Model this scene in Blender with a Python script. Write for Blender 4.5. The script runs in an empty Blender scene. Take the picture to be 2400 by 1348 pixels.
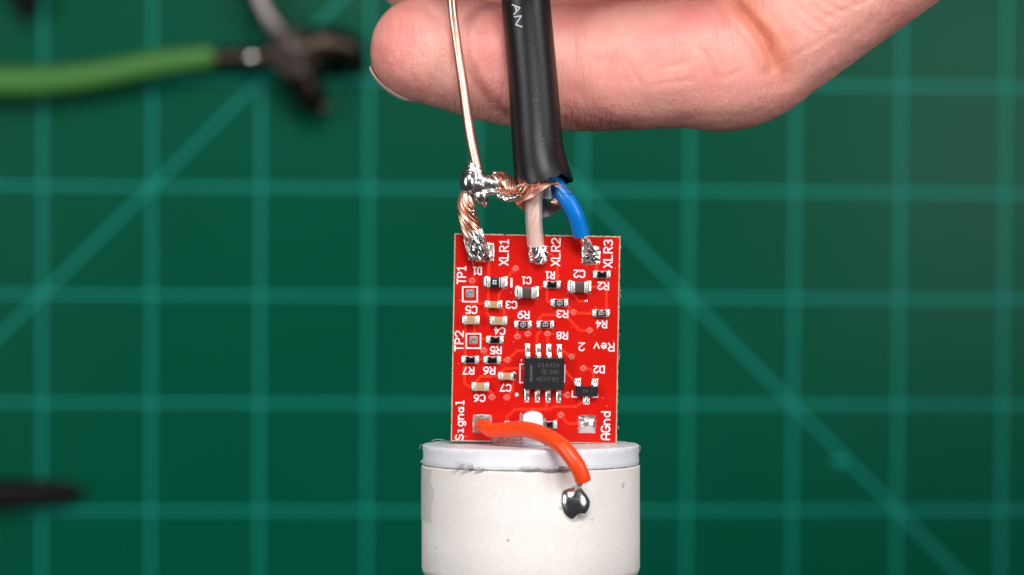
import bpy, bmesh, math, random
import numpy as np
from mathutils import Vector, Matrix, noise

random.seed(7); rng = np.random.default_rng(7)
sc = bpy.context.scene
COL = sc.collection
S = 0.001                      # everything is modelled in millimetres, written in metres

# ---------------------------------------------------------------- camera, world, lamps, exposure
F_MM, D1, PXMM = 100.0, 340.14, 19.6          # lens, distance to the board, photo pixels per mm there
CAM_TO_MAT = 673.0
# the work frame: x right, y up, z to the camera, origin on the board face; the mat lies level under it
TILT = Matrix.Rotation(math.radians(-4.2), 4, 'Y') @ Matrix.Rotation(math.radians(-1.5), 4, 'X')
M = Matrix.Translation((0, 0, (CAM_TO_MAT - D1) * S)) @ TILT
cam_d = bpy.data.cameras.new("camera"); cam = bpy.data.objects.new("camera", cam_d); COL.objects.link(cam)
cam.matrix_world = M @ Matrix.Translation((0, 0, D1 * S))
cam_d.lens = F_MM; cam_d.sensor_width = 36.0; cam_d.clip_start = 0.02; cam_d.clip_end = 20
cam_d.dof.use_dof = True; cam_d.dof.focus_distance = (D1 - 1.5) * S; cam_d.dof.aperture_fstop = 21.0
cam_d.dof.aperture_blades = 0
sc.camera = cam

w = bpy.data.worlds.new("World"); sc.world = w; w.use_nodes = True
w.node_tree.nodes["Background"].inputs[0].default_value = (0.9, 0.95, 1.0, 1)
w.node_tree.nodes["Background"].inputs[1].default_value = 0.035

def area(name, pos, target, sx, sy, watt, col):
    d = bpy.data.lights.new(name, 'AREA'); d.shape = 'RECTANGLE'; d.size = sx * S; d.size_y = sy * S
    d.energy = watt; d.color = col
    o = bpy.data.objects.new(name, d); COL.objects.link(o)
    p = Vector(pos); z = (p - Vector(target)).normalized()
    x = Vector((0, 1, 0)).cross(z).normalized(); y = z.cross(x)
    R = Matrix((x, y, z)).transposed().to_4x4()
    o.matrix_world = M @ Matrix.Translation(p * S) @ R
    return o
area("softbox_top", (45, 270, 340), (0, 0, -40), 190, 130, 1.74, (1.0, 0.985, 0.965))
area("softbox_left", (-345, 60, 330), (0, 0, -120), 110, 260, 1.2, (1.0, 0.985, 0.97))
area("softbox_right", (400, 80, 330), (0, 0, -120), 110, 260, 1.3, (1.0, 0.985, 0.97))

vs = sc.view_settings
vs.view_transform = 'Standard'; vs.look = 'None'; vs.exposure = 0.0; vs.gamma = 1.0; vs.use_curve_mapping = False
sc.cycles.use_denoising = True
sc.cycles.max_bounces = 10; sc.cycles.transmission_bounces = 8

# ---------------------------------------------------------------- pixels of the photograph to places at a known height
def P(px, py, h=0.0):
    k = (D1 - h) / D1 / PXMM
    return Vector(((px - 1200) * k, (674 - py) * k, h))
def Pm(px, py, h=0.0):
    """a place on (or h mm above) the mat, in mat millimetres"""
    o = M @ Vector((0, 0, D1 * S)); q = M @ (P(px, py) * S); d = q - o
    t = (h * S - o.z) / d.z
    return (o + d * t) / S
def sc_at(h): return PXMM * D1 / (D1 - h)

# ---------------------------------------------------------------- materials
def mat(name, col, rough=0.5, metal=0.0, spec=0.5, trans=0.0, ior=1.45, sss=0.0, sss_r=(1, .3, .2), sss_s=0.001, coat=0.0):
    m = bpy.data.materials.new(name); m.use_nodes = True
    b = m.node_tree.nodes["Principled BSDF"]
    b.inputs["Base Color"].default_value = (*col, 1); b.inputs["Roughness"].default_value = rough
    b.inputs["Metallic"].default_value = metal; b.inputs["Specular IOR Level"].default_value = spec
    b.inputs["Transmission Weight"].default_value = trans; b.inputs["IOR"].default_value = ior
    b.inputs["Subsurface Weight"].default_value = sss; b.inputs["Subsurface Radius"].default_value = sss_r
    b.inputs["Subsurface Scale"].default_value = sss_s; b.inputs["Coat Weight"].default_value = coat
    return m
def nd(m, t, **kw):
    n = m.node_tree.nodes.new(t)
    for k, v in kw.items():
        if k in n.inputs: n.inputs[k].default_value = v
        else: setattr(n, k, v)
    return n
def ln(m, a, b): m.node_tree.links.new(a, b)
def bsdf(m): return m.node_tree.nodes["Principled BSDF"]
def coords(m, scale=(1, 1, 1), rot=(0, 0, 0)):
    t = nd(m, "ShaderNodeTexCoord"); mp = nd(m, "ShaderNodeMapping")
    mp.inputs["Scale"].default_value = scale; mp.inputs["Rotation"].default_value = rot
    ln(m, t.outputs["Object"], mp.inputs[0]); return mp.outputs[0]
def noise_tex(m, scale, detail=3, rough=0.5, vec=None):
    n = nd(m, "ShaderNodeTexNoise"); n.inputs["Scale"].default_value = scale
    n.inputs["Detail"].default_value = detail; n.inputs["Roughness"].default_value = rough
    ln(m, vec if vec else coords(m), n.inputs["Vector"]); return n.outputs["Fac"]
def ramp(m, fac, stops):
    r = nd(m, "ShaderNodeValToRGB"); e = r.color_ramp.elements
    while len(e) < len(stops): e.new(0.5)
    for el, (p, c) in zip(e, stops): el.position = p; el.color = (*c, 1)
    ln(m, fac, r.inputs[0]); return r.outputs[0]
def bump(m, fac, strength, dist, prev=None):
    b = nd(m, "ShaderNodeBump"); b.inputs["Strength"].default_value = strength; b.inputs["Distance"].default_value = dist
    ln(m, fac, b.inputs["Height"])
    if prev is not None: ln(m, prev, b.inputs["Normal"])
    ln(m, b.outputs[0], bsdf(m).inputs["Normal"]); return b.outputs[0]
def mixc(m, fac, a, b, mode='MIX'):
    n = nd(m, "ShaderNodeMix"); n.data_type = 'RGBA'; n.blend_type = mode
    if isinstance(fac, (int, float)): n.inputs[0].default_value = fac
    else: ln(m, fac, n.inputs[0])
    for i, v in ((6, a), (7, b)):
        if isinstance(v, tuple): n.inputs[i].default_value = (*v, 1)
        else: ln(m, v, n.inputs[i])
    return n.outputs[2]
def mth(m, op, a, b=None, clamp=False):
    n = nd(m, "ShaderNodeMath"); n.operation = op; n.use_clamp = clamp
    for i, v in ((0, a), (1, b)):
        if v is None: continue
        if isinstance(v, (int, float)): n.inputs[i].default_value = v
        else: ln(m, v, n.inputs[i])
    return n.outputs[0]

MAT = {}
# mat rubber
m = MAT['rubber'] = mat("mat_rubber", (0.006, 0.092, 0.058), 0.30, spec=0.07)
ln(m, ramp(m, noise_tex(m, 9, 3), [(0.3, (0.0005, 0.106, 0.056)), (0.7, (0.001, 0.120, 0.066))]), bsdf(m).inputs["Base Color"])
bump(m, noise_tex(m, 2500, 2), 0.15, 0.0001)
MAT['gridprint'] = mat("mat_print", (0.0005, 0.37, 0.285), 0.5, spec=0.3)
# board
m = MAT['mask'] = mat("solder_mask_red", (0.62, 0.0075, 0.004), 0.28, spec=0.35)
ln(m, ramp(m, noise_tex(m, 260, 4), [(0.3, (0.54, 0.0065, 0.0035)), (0.7, (0.61, 0.0085, 0.0045))]), bsdf(m).inputs["Base Color"])
bump(m, noise_tex(m, 3500, 2), 0.06, 0.00002)
m = MAT['trace'] = mat("solder_mask_over_copper", (0.95, 0.034, 0.012), 0.3, spec=0.4)
m = MAT['fr4'] = mat("fibreglass", (0.50, 0.36, 0.25), 0.7)
ln(m, ramp(m, noise_tex(m, 5000, 3), [(0.35, (0.36, 0.25, 0.17)), (0.65, (0.62, 0.5, 0.38))]), bsdf(m).inputs["Base Color"])
m = MAT['silk'] = mat("silkscreen_ink", (0.80, 0.76, 0.80), 0.6)
# metals
def metal(name, col, rough, bs=0.0, bscale=3000, dirt=None):
    m = mat(name, col, rough, 1.0)
    if bs: bump(m, noise_tex(m, bscale, 4), bs, 0.00006)
    if dirt:
        ln(m, ramp(m, noise_tex(m, dirt, 4, 0.6), [(0.34, tuple(c * 0.35 for c in col)), (0.50, col)]), bsdf(m).inputs["Base Color"])
    return m
MAT['tin'] = metal("bright_solder", (0.90, 0.89, 0.89), 0.27, 0.0, 1800)
MAT['ball'] = metal("solder_bead", (0.82, 0.82, 0.82), 0.20, 0.0, 900)
MAT['joint'] = metal("solder_lump", (0.66, 0.65, 0.64), 0.31, 0.12, 1200, dirt=700)
MAT['tinned'] = metal("tinned_strands", (0.86, 0.85, 0.84), 0.28, 0.25, 3500, dirt=1300)
MAT['wetted'] = metal('wetted_solder', (0.84, 0.83, 0.82), 0.2, 0.15, 1300, dirt=650)
MAT['terminal'] = metal("matte_tin_terminal", (0.80, 0.79, 0.77), 0.42, 0.5, 9000)
MAT['pin'] = metal("tinned_pin", (0.90, 0.88, 0.86), 0.34, 0.2, 4000)
MAT['pad'] = metal("levelled_pad", (0.72, 0.70, 0.68), 0.36, 0.5, 3500, dirt=2600)
MAT['padgrey'] = metal("test_pad", (0.36, 0.355, 0.35), 0.55, 0.5, 4000, dirt=2200)
m = MAT['copper'] = metal("bare_copper_strand", (0.95, 0.53, 0.40), 0.30)
m = MAT['copperwire'] = mat("drawn_copper", (0.90, 0.56, 0.46), 0.36, 1.0)
ln(m, ramp(m, noise_tex(m, 900, 4, 0.6, coords(m, (1, 0.12, 1))), [(0.35, (0.70, 0.36, 0.27)), (0.6, (0.94, 0.58, 0.48))]), bsdf(m).inputs["Base Color"])
bump(m, noise_tex(m, 5000, 3, 0.5, coords(m, (1, 0.06, 1))), 0.25, 0.00004)
MAT['palecopper'] = mat('copper_in_clear', (0.95, 0.58, 0.44), 0.5, 0.3)
MAT['silverstrand'] = metal("silvered_strand", (0.8, 0.78, 0.76), 0.3)
# plastics
m = MAT['jacket'] = mat("black_cable_jacket", (0.008, 0.008, 0.009), 0.33, spec=0.36)
bump(m, noise_tex(m, 5200, 3, 0.7), 0.5, 0.00006)
ln(m, ramp(m, noise_tex(m, 2600, 1), [(0.70, (0.008, 0.008, 0.009)), (0.78, (0.05, 0.05, 0.055))]), bsdf(m).inputs["Base Color"])
MAT['jacketink'] = mat("white_print", (0.55, 0.58, 0.65), 0.6)
MAT['blue'] = mat("blue_insulation", (0.0, 0.175, 0.60), 0.33, spec=0.5, sss=0.15, sss_r=(.1, .4, 1), sss_s=0.0006)
MAT['orange'] = mat("orange_insulation", (0.95, 0.072, 0.012), 0.34, spec=0.45, sss=0.25, sss_r=(1, .25, .1), sss_s=0.0008)
m = MAT['clear'] = mat("clear_insulation", (0.95, 0.90, 0.89), 0.22)
bsdf(m).inputs["Alpha"].default_value = 0.30
MAT['milky'] = mat("milky_filler", (0.36, 0.38, 0.47), 0.3)
bsdf(MAT['milky']).inputs["Alpha"].default_value = 0.72
m = MAT['glue'] = mat("hot_glue", (0.9, 0.88, 0.9), 0.08)      # clear: mostly passes light straight on, with a wet gloss
nt = m.node_tree; tr_ = nd(m, "ShaderNodeBsdfTransparent"); gl_ = nd(m, "ShaderNodeBsdfGlossy"); gl_.inputs["Roughness"].default_value = 0.09
fr_ = nd(m, "ShaderNodeFresnel"); fr_.inputs["IOR"].default_value = 1.5; m1_ = nd(m, "ShaderNodeMixShader"); m2_ = nd(m, "ShaderNodeMixShader"); m2_.inputs[0].default_value = 0.12
tr_.inputs["Color"].default_value = (0.97, 0.96, 0.97, 1); ln(m, fr_.outputs[0], m1_.inputs[0]); ln(m, tr_.outputs[0], m1_.inputs[1]); ln(m, gl_.outputs[0], m1_.inputs[2])
ln(m, m1_.outputs[0], m2_.inputs[1]); ln(m, bsdf(m).outputs[0], m2_.inputs[2]); ln(m, m2_.outputs[0], nt.nodes["Material Output"].inputs["Surface"])
m = MAT['printed'] = mat("printed_plastic", (0.79, 0.80, 0.85), 0.36, sss=0.35, sss_r=(1, 1, 1.1), sss_s=0.0012)
wv = nd(m, "ShaderNodeTexWave"); wv.bands_direction = 'Y'; wv.inputs["Scale"].default_value = 1600; wv.inputs["Distortion"].default_value = 1.0
ln(m, coords(m), wv.inputs["Vector"]); bump(m, wv.outputs["Fac"], 0.22, 0.00006)
# paper sleeve with stains
m = MAT['paper'] = mat("paper_sleeve", (0.78, 0.74, 0.70), 0.75)
c = ramp(m, noise_tex(m, 160, 5, 0.6), [(0.28, (0.83, 0.775, 0.745)), (0.5, (0.86, 0.815, 0.785)), (0.75, (0.88, 0.845, 0.82))])
v = nd(m, "ShaderNodeTexVoronoi"); v.inputs["Scale"].default_value = 330; v.inputs["Randomness"].default_value = 1
ln(m, coords(m), v.inputs["Vector"])
spot = ramp(m, v.outputs["Distance"], [(0.03, (1, 1, 1)), (0.09, (0, 0, 0))])
gate = ramp(m, noise_tex(m, 210, 1), [(0.47, (0, 0, 0)), (0.52, (1, 1, 1))])
sp = mth(m, 'MULTIPLY', spot, gate)
c = mixc(m, mth(m, 'MULTIPLY', sp, 0.75), c, (0.40, 0.30, 0.26))
fib = ramp(m, noise_tex(m, 2600, 4, 0.7), [(0.35, (0.90, 0.90, 0.90)), (0.65, (1, 1, 1))])
c = mixc(m, 1.0, c, fib, 'MULTIPLY')
ln(m, c, bsdf(m).inputs["Base Color"]); bump(m, noise_tex(m, 3000, 4, 0.7), 0.25, 0.00006)
MAT['pencil'] = mat('pencil_grey', (0.50, 0.45, 0.43), 0.8)
MAT['kraft'] = mat("torn_edge", (0.33, 0.27, 0.22), 0.9)
MAT['ring'] = mat("grey_ring", (0.55, 0.53, 0.54), 0.4)
# components
m = MAT['epoxy'] = mat("chip_epoxy", (0.011, 0.013, 0.016), 0.40, spec=0.45)
bump(m, noise_tex(m, 9000, 2), 0.25, 0.00003)
MAT['glass_black'] = mat("resistor_glass", (0.006, 0.006, 0.007), 0.2)
MAT['ceramic'] = mat("resistor_ceramic", (0.72, 0.70, 0.67), 0.5)
MAT['tan'] = mat("tan_ceramic", (0.42, 0.285, 0.15), 0.38)
MAT['brown'] = mat("brown_ceramic", (0.072, 0.052, 0.043), 0.4)
MAT['laser'] = mat("laser_mark", (0.062, 0.062, 0.058), 0.6)
MAT['mark'] = mat("white_mark", (0.78, 0.78, 0.76), 0.55)
MAT['char'] = mat("charred_flux", (0.03, 0.02, 0.015), 0.6)
MAT['fibre'] = mat("fibre_strand", (0.7, 0.68, 0.66), 0.5)
# tools
m = MAT['grip'] = mat("green_grip", (0.075, 0.28, 0.048), 0.5)
m = MAT['steel'] = mat("dark_tool_steel", (0.12, 0.10, 0.095), 0.36, 1.0)
ln(m, ramp(m, noise_tex(m, 90, 3), [(0.4, (0.045, 0.036, 0.031)), (0.65, (0.10, 0.072, 0.05))]), bsdf(m).inputs["Base Color"])
MAT['steelbright'] = mat("worn_tool_steel", (0.20, 0.175, 0.165), 0.4, 1.0)
MAT['blackplastic'] = mat("black_plastic", (0.006, 0.004, 0.005), 0.6, spec=0.25)
# skin
m = MAT['skin'] = mat("skin", (0.80, 0.40, 0.32), 0.44, spec=0.42, sss=0.55, sss_r=(1.0, 0.30, 0.17), sss_s=0.0022)
base = ramp(m, noise_tex(m, 95, 4, 0.55), [(0.30, (0.80, 0.27, 0.24)), (0.5, (0.83, 0.37, 0.315)), (0.72, (0.82, 0.425, 0.345))])
at = nd(m, "ShaderNodeAttribute"); at.attribute_name = "tip"
crack = nd(m, "ShaderNodeTexVoronoi"); crack.feature = 'DISTANCE_TO_EDGE'; crack.inputs["Scale"].default_value = 2000
wob = nd(m, "ShaderNodeTexNoise"); wob.inputs["Scale"].default_value = 700; ln(m, coords(m), wob.inputs["Vector"])
vv = nd(m, "ShaderNodeVectorMath"); vv.operation = 'MULTIPLY_ADD'; vv.inputs[1].default_value = (0.0009,) * 3
ln(m, wob.outputs["Color"], vv.inputs[0]); ln(m, coords(m, (1, 0.62, 1), (0, 0, -0.5)), vv.inputs[2]); ln(m, vv.outputs[0], crack.inputs["Vector"])
edge = ramp(m, crack.outputs["Distance"], [(0.0, (1, 1, 1)), (0.08, (0, 0, 0))])
dry = mth(m, 'MULTIPLY', edge, ramp(m, noise_tex(m, 230, 3), [(0.42, (0, 0, 0)), (0.62, (1, 1, 1))]))
dry = mth(m, 'MULTIPLY', dry, at.outputs["Fac"])
base = mixc(m, mth(m, 'MULTIPLY', dry, 0.38), base, (0.94, 0.66, 0.58))
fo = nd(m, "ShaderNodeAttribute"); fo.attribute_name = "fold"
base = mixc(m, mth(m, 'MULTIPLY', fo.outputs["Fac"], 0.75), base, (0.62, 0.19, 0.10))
ln(m, base, bsdf(m).inputs["Base Color"])
lines = noise_tex(m, 900, 3, 0.6, coords(m, (1.7, 0.22, 0.6), (0, 0, 0.42)))       # fine lines across the finger
b1 = bump(m, lines, 0.65, 0.0003)
lines2 = noise_tex(m, 700, 2, 0.6, coords(m, (0.25, 1.6, 0.8), (0, 0, 0.15)))
b2 = bump(m, lines2, 0.2, 0.0002, b1)
b3 = bump(m, crack.outputs["Distance"], 0.25, 0.00025, b2)
b4 = bump(m, noise_tex(m, 1500, 5, 0.65), 0.18, 0.0002, b3)
MAT['nail'] = mat("nail", (0.78, 0.60, 0.50), 0.3, sss=0.2, sss_r=(1, .5, .4), sss_s=0.001)

# ---------------------------------------------------------------- scene graph helpers
ORIG = {}
def finish(o, label=None, cat=None, group=None, kind=None):
    if label: o['label'] = label
    if cat: o['category'] = cat
    if group: o['group'] = group
    if kind: o['kind'] = kind
    return o
def root(name, base, label, cat, on_mat=False, kind=None):
    o = bpy.data.objects.new(name, None); COL.objects.link(o); o.empty_display_size = 0.005
    b = Vector(base); ORIG[o.name] = b
    if on_mat: o.location = b * S
    else: o.matrix_world = M @ Matrix.Translation(b * S)
    return finish(o, label, cat, None, kind)
def mesh(name, V, Fc, mt=None, smooth=True):
    me = bpy.data.meshes.new(name)
    me.from_pydata([tuple(c * S for c in v) for v in V], [], [tuple(f) for f in Fc])
    if mt: me.materials.append(MAT[mt] if isinstance(mt, str) else mt)
    if smooth: me.polygons.foreach_set("use_smooth", [True] * len(me.polygons))
    me.update(); return me
def mk(name, VF, mt, parent, smooth=True, kind=None, label=None):
    """a part whose vertices are given in absolute millimetres"""
    V, Fc = VF; b = ORIG[parent.name]
    me = mesh(name, [(v[0] - b[0], v[1] - b[1], v[2] - b[2]) for v in V], Fc, mt, smooth)
    o = bpy.data.objects.new(name, me); COL.objects.link(o); o.parent = parent; ORIG[o.name] = b
    if smooth: sharp(me)
    return finish(o, label, None, None, kind)
def sharp(me, ang=40):
    bm = bmesh.new(); bm.from_mesh(me)
    for e in bm.edges:
        if len(e.link_faces) == 2 and e.calc_face_angle(0) > math.radians(ang): e.smooth = False
    bm.to_mesh(me); bm.free()
def put(name, me, parent, pos=None, rot=0.0, origin=None):
    o = bpy.data.objects.new(name, me); COL.objects.link(o); o.parent = parent
    if pos is not None:
        o.location = (Vector(pos) - ORIG[parent.name]) * S; o.rotation_euler = (0, 0, rot)
        ORIG[o.name] = Vector(pos)
    return o
def join(*parts):
    V, Fc = [], []
    for v, f in parts:
        k = len(V); V += [tuple(p) for p in v]; Fc += [tuple(i + k for i in q) for q in f]
    return V, Fc
def spline(pts, n):
    """Catmull-Rom through points of any dimension"""
    p = np.array([list(q) for q in pts], float)
    if len(p) == 2: return np.array([p[0] + (p[1] - p[0]) * t for t in np.linspace(0, 1, n)])
    q = np.vstack([2 * p[0] - p[1], p, 2 * p[-1] - p[-2]])
    d = np.r_[0, np.cumsum(np.maximum(np.linalg.norm(np.diff(p[:, :3], axis=0), axis=1), 1e-6))]
    out = []
    for s in np.linspace(0, d[-1], n):
        i = min(np.searchsorted(d, s, side='right') - 1, len(p) - 2); t = (s - d[i]) / (d[i + 1] - d[i])
        a, b, c, e = q[i], q[i + 1], q[i + 2], q[i + 3]
        out.append(0.5 * (2 * b + (c - a) * t + (2 * a - 5 * b + 4 * c - e) * t * t + (3 * b - a - 3 * c + e) * t ** 3))
    return np.array(out)
def frames(C):
    T = np.gradient(C, axis=0); T /= np.linalg.norm(T, axis=1)[:, None] + 1e-12
    ref = np.array([0, 0, 1.0]) if abs(T[0][2]) < 0.9 else np.array([1.0, 0, 0])
    N = [ref - T[0] * ref.dot(T[0])]; N[0] /= np.linalg.norm(N[0])
    for i in range(1, len(C)):
        v = N[-1] - T[i] * N[-1].dot(T[i]); N.append(v / (np.linalg.norm(v) + 1e-12))
    N = np.array(N); B = np.cross(T, N); return T, N, B
def tube(C, r, seg=12, cap='flat', prof=None):
    C = np.asarray(C, float)[:, :3]; n = len(C); r = np.broadcast_to(np.asarray(r, float), (n,)).copy()
    if cap == 'round':
        T = np.gradient(C, axis=0); T /= np.linalg.norm(T, axis=1)[:, None]
        a = np.linspace(math.radians(80), 0, 5)[:-1]
        C0 = [C[0] - T[0] * r[0] * math.sin(t) for t in a]; R0 = [r[0] * math.cos(t) for t in a]
        C1 = [C[-1] + T[-1] * r[-1] * math.sin(t) for t in a[::-1]]; R1 = [r[-1] * math.cos(t) for t in a[::-1]]
        C = np.vstack([C0, C, C1]); r = np.r_[R0, r, R1]; n = len(C)
    T, N, B = frames(C); V, Fc = [], []
    for i in range(n):
        for j in range(seg):
            a = 2 * math.pi * j / seg; k = 1.0 if prof is None else prof(i / (n - 1), a)
            V.append(C[i] + (N[i] * math.cos(a) + B[i] * math.sin(a)) * r[i] * k)
    for i in range(n - 1):
        for j in range(seg):
            Fc.append((i * seg + j, i * seg + (j + 1) % seg, (i + 1) * seg + (j + 1) % seg, (i + 1) * seg + j))
    if cap: Fc.append(tuple(range(seg))[::-1]); Fc.append(tuple((n - 1) * seg + j for j in range(seg)))
    return V, Fc
def box(cx, cy, cz, sx, sy, sz):
    V = [(cx + a * sx / 2, cy + b * sy / 2, cz + c * sz / 2) for c in (-1, 1) for b in (-1, 1) for a in (-1, 1)]
    return V, [(0, 2, 3, 1), (4, 5, 7, 6), (0, 1, 5, 4), (2, 6, 7, 3), (0, 4, 6, 2), (1, 3, 7, 5)]
def bbox(cx, cy, cz, sx, sy, sz, bev, seg=2):
    bm = bmesh.new(); V, Fc = box(cx, cy, cz, sx, sy, sz); vs_ = [bm.verts.new(v) for v in V]
    for f in Fc: bm.faces.new([vs_[i] for i in f])
    bmesh.ops.bevel(bm, geom=list(bm.edges), offset=bev, segments=seg, affect='EDGES', profile=0.5)
    bm.verts.index_update(); out = [tuple(v.co) for v in bm.verts], [tuple(v.index for v in f.verts) for f in bm.faces]
    bm.free(); return out
def ribbon(pts, wd, h, z0=0.0, rnd=True, taper=0.82):
    """raised flat line with round ends along a polyline in the board plane (mm)"""
    p = [np.array(q[:2], float) for q in pts]; q = [p[0]]
    for a in p[1:]:
        if np.linalg.norm(a - q[-1]) > 1e-5: q.append(a)
    p = q
    if len(p) < 2: p = [p[0], p[0] + np.array([1e-3, 0])]
    closed = np.linalg.norm(p[0] - p[-1]) < 1e-4
    L, W_, Nn = [], [], []
    n = len(p)
    for i in range(n):
        a = p[i] - p[i - 1] if i > 0 else (p[0] - p[-2] if closed else p[1] - p[0])
        b = p[i + 1] - p[i] if i < n - 1 else (p[1] - p[0] if closed else p[-1] - p[-2])
        a = a / np.linalg.norm(a); b = b / np.linalg.norm(b); t = a + b
        if np.linalg.norm(t) < 0.3: t = b
        t = t / np.linalg.norm(t); c = max(0.5, float(t.dot(b)))
        L.append(p[i]); W_.append(1 / c); Nn.append(np.array([-t[1], t[0]]))
    if rnd and not closed:
        t0 = p[0] - p[1]; t0 /= np.linalg.norm(t0); t1 = p[-1] - p[-2]; t1 /= np.linalg.norm(t1)
        for s, k in ((0.3, 0.954), (0.6, 0.8), (0.85, 0.527), (0.99, 0.14)):
            L.insert(0, p[0] + t0 * wd / 2 * s); W_.insert(0, k); Nn.insert(0, Nn[0])
            L.append(p[-1] + t1 * wd / 2 * s); W_.append(k); Nn.append(Nn[-1])
    V, Fc = [], []
    for c, k, nn in zip(L, W_, Nn):
        for s, z in ((-1, 0), (-taper, h), (taper, h), (1, 0)):
            q = c + nn * s * k * wd / 2; V.append((q[0], q[1], z0 + z))
    for i in range(len(L) - 1):
        for j in range(3): Fc.append((i * 4 + j, i * 4 + 4 + j, i * 4 + 5 + j, i * 4 + 1 + j)[::-1])
    return V, Fc
def disc(cx, cy, r, h, z0=0.0, seg=20, sq=0):
    ring0 = [(cx + r * math.cos(2 * math.pi * j / seg), cy + r * math.sin(2 * math.pi * j / seg)) for j in range(seg)]
    V = [(x, y, z0) for x, y in ring0] + [(cx + (x - cx) * 0.93, cy + (y - cy) * 0.93, z0 + h) for x, y in ring0]
    Fc = [(j, (j + 1) % seg, seg + (j + 1) % seg, seg + j) for j in range(seg)] + [tuple(seg + j for j in range(seg))]
    return V, Fc
def ellipsoid(c, r, u=16, v=10):
    V, Fc = [], []
    for i in range(v + 1):
        th = math.pi * i / v
        for j in range(u):
            a = 2 * math.pi * j / u
            V.append((c[0] + r[0] * math.sin(th) * math.cos(a), c[1] + r[1] * math.sin(th) * math.sin(a), c[2] + r[2] * math.cos(th)))
    for i in range(v):
        for j in range(u):
            Fc.append((i * u + j, (i + 1) * u + j, (i + 1) * u + (j + 1) % u, i * u + (j + 1) % u))
    return V, Fc
def evaluated(VF, mods):
    """run modifiers on a mesh kept in millimetres, give back vertices and faces"""
    me = bpy.data.meshes.new("tmp"); me.from_pydata([tuple(v) for v in VF[0]], [], VF[1]); me.validate()
    o = bpy.data.objects.new("tmp", me); COL.objects.link(o); extra = []
    for kind_, kw in mods:
        md = o.modifiers.new(kind_, kind_)
        for k, v_ in kw.items(): setattr(md, k, v_)
    dg = bpy.context.evaluated_depsgraph_get(); dg.update()
    ev = o.evaluated_get(dg); e = ev.to_mesh()
    co = np.empty(len(e.vertices) * 3); e.vertices.foreach_get("co", co)
    no = np.empty(len(e.vertices) * 3); e.vertices.foreach_get("normal", no)
    Fc = [tuple(p.vertices) for p in e.polygons]
    ev.to_mesh_clear(); bpy.data.objects.remove(o); bpy.data.meshes.remove(me)
    return co.reshape(-1, 3), Fc, no.reshape(-1, 3)
def melt(parts, voxel, it=6, fac=0.5, amp=0.0, freq=1.0, seed=0):
    co, Fc, no = evaluated(join(*parts), [('REMESH', dict(mode='VOXEL', voxel_size=voxel)), ('SMOOTH', dict(factor=fac, iterations=it))])
    if amp:
        for i in range(len(co)):
            co[i] += no[i] * amp * noise.fractal(Vector(co[i]) * freq + Vector((seed, seed * 2, 0)), 1.0, 2.0, 3)
    return co, Fc

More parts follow.
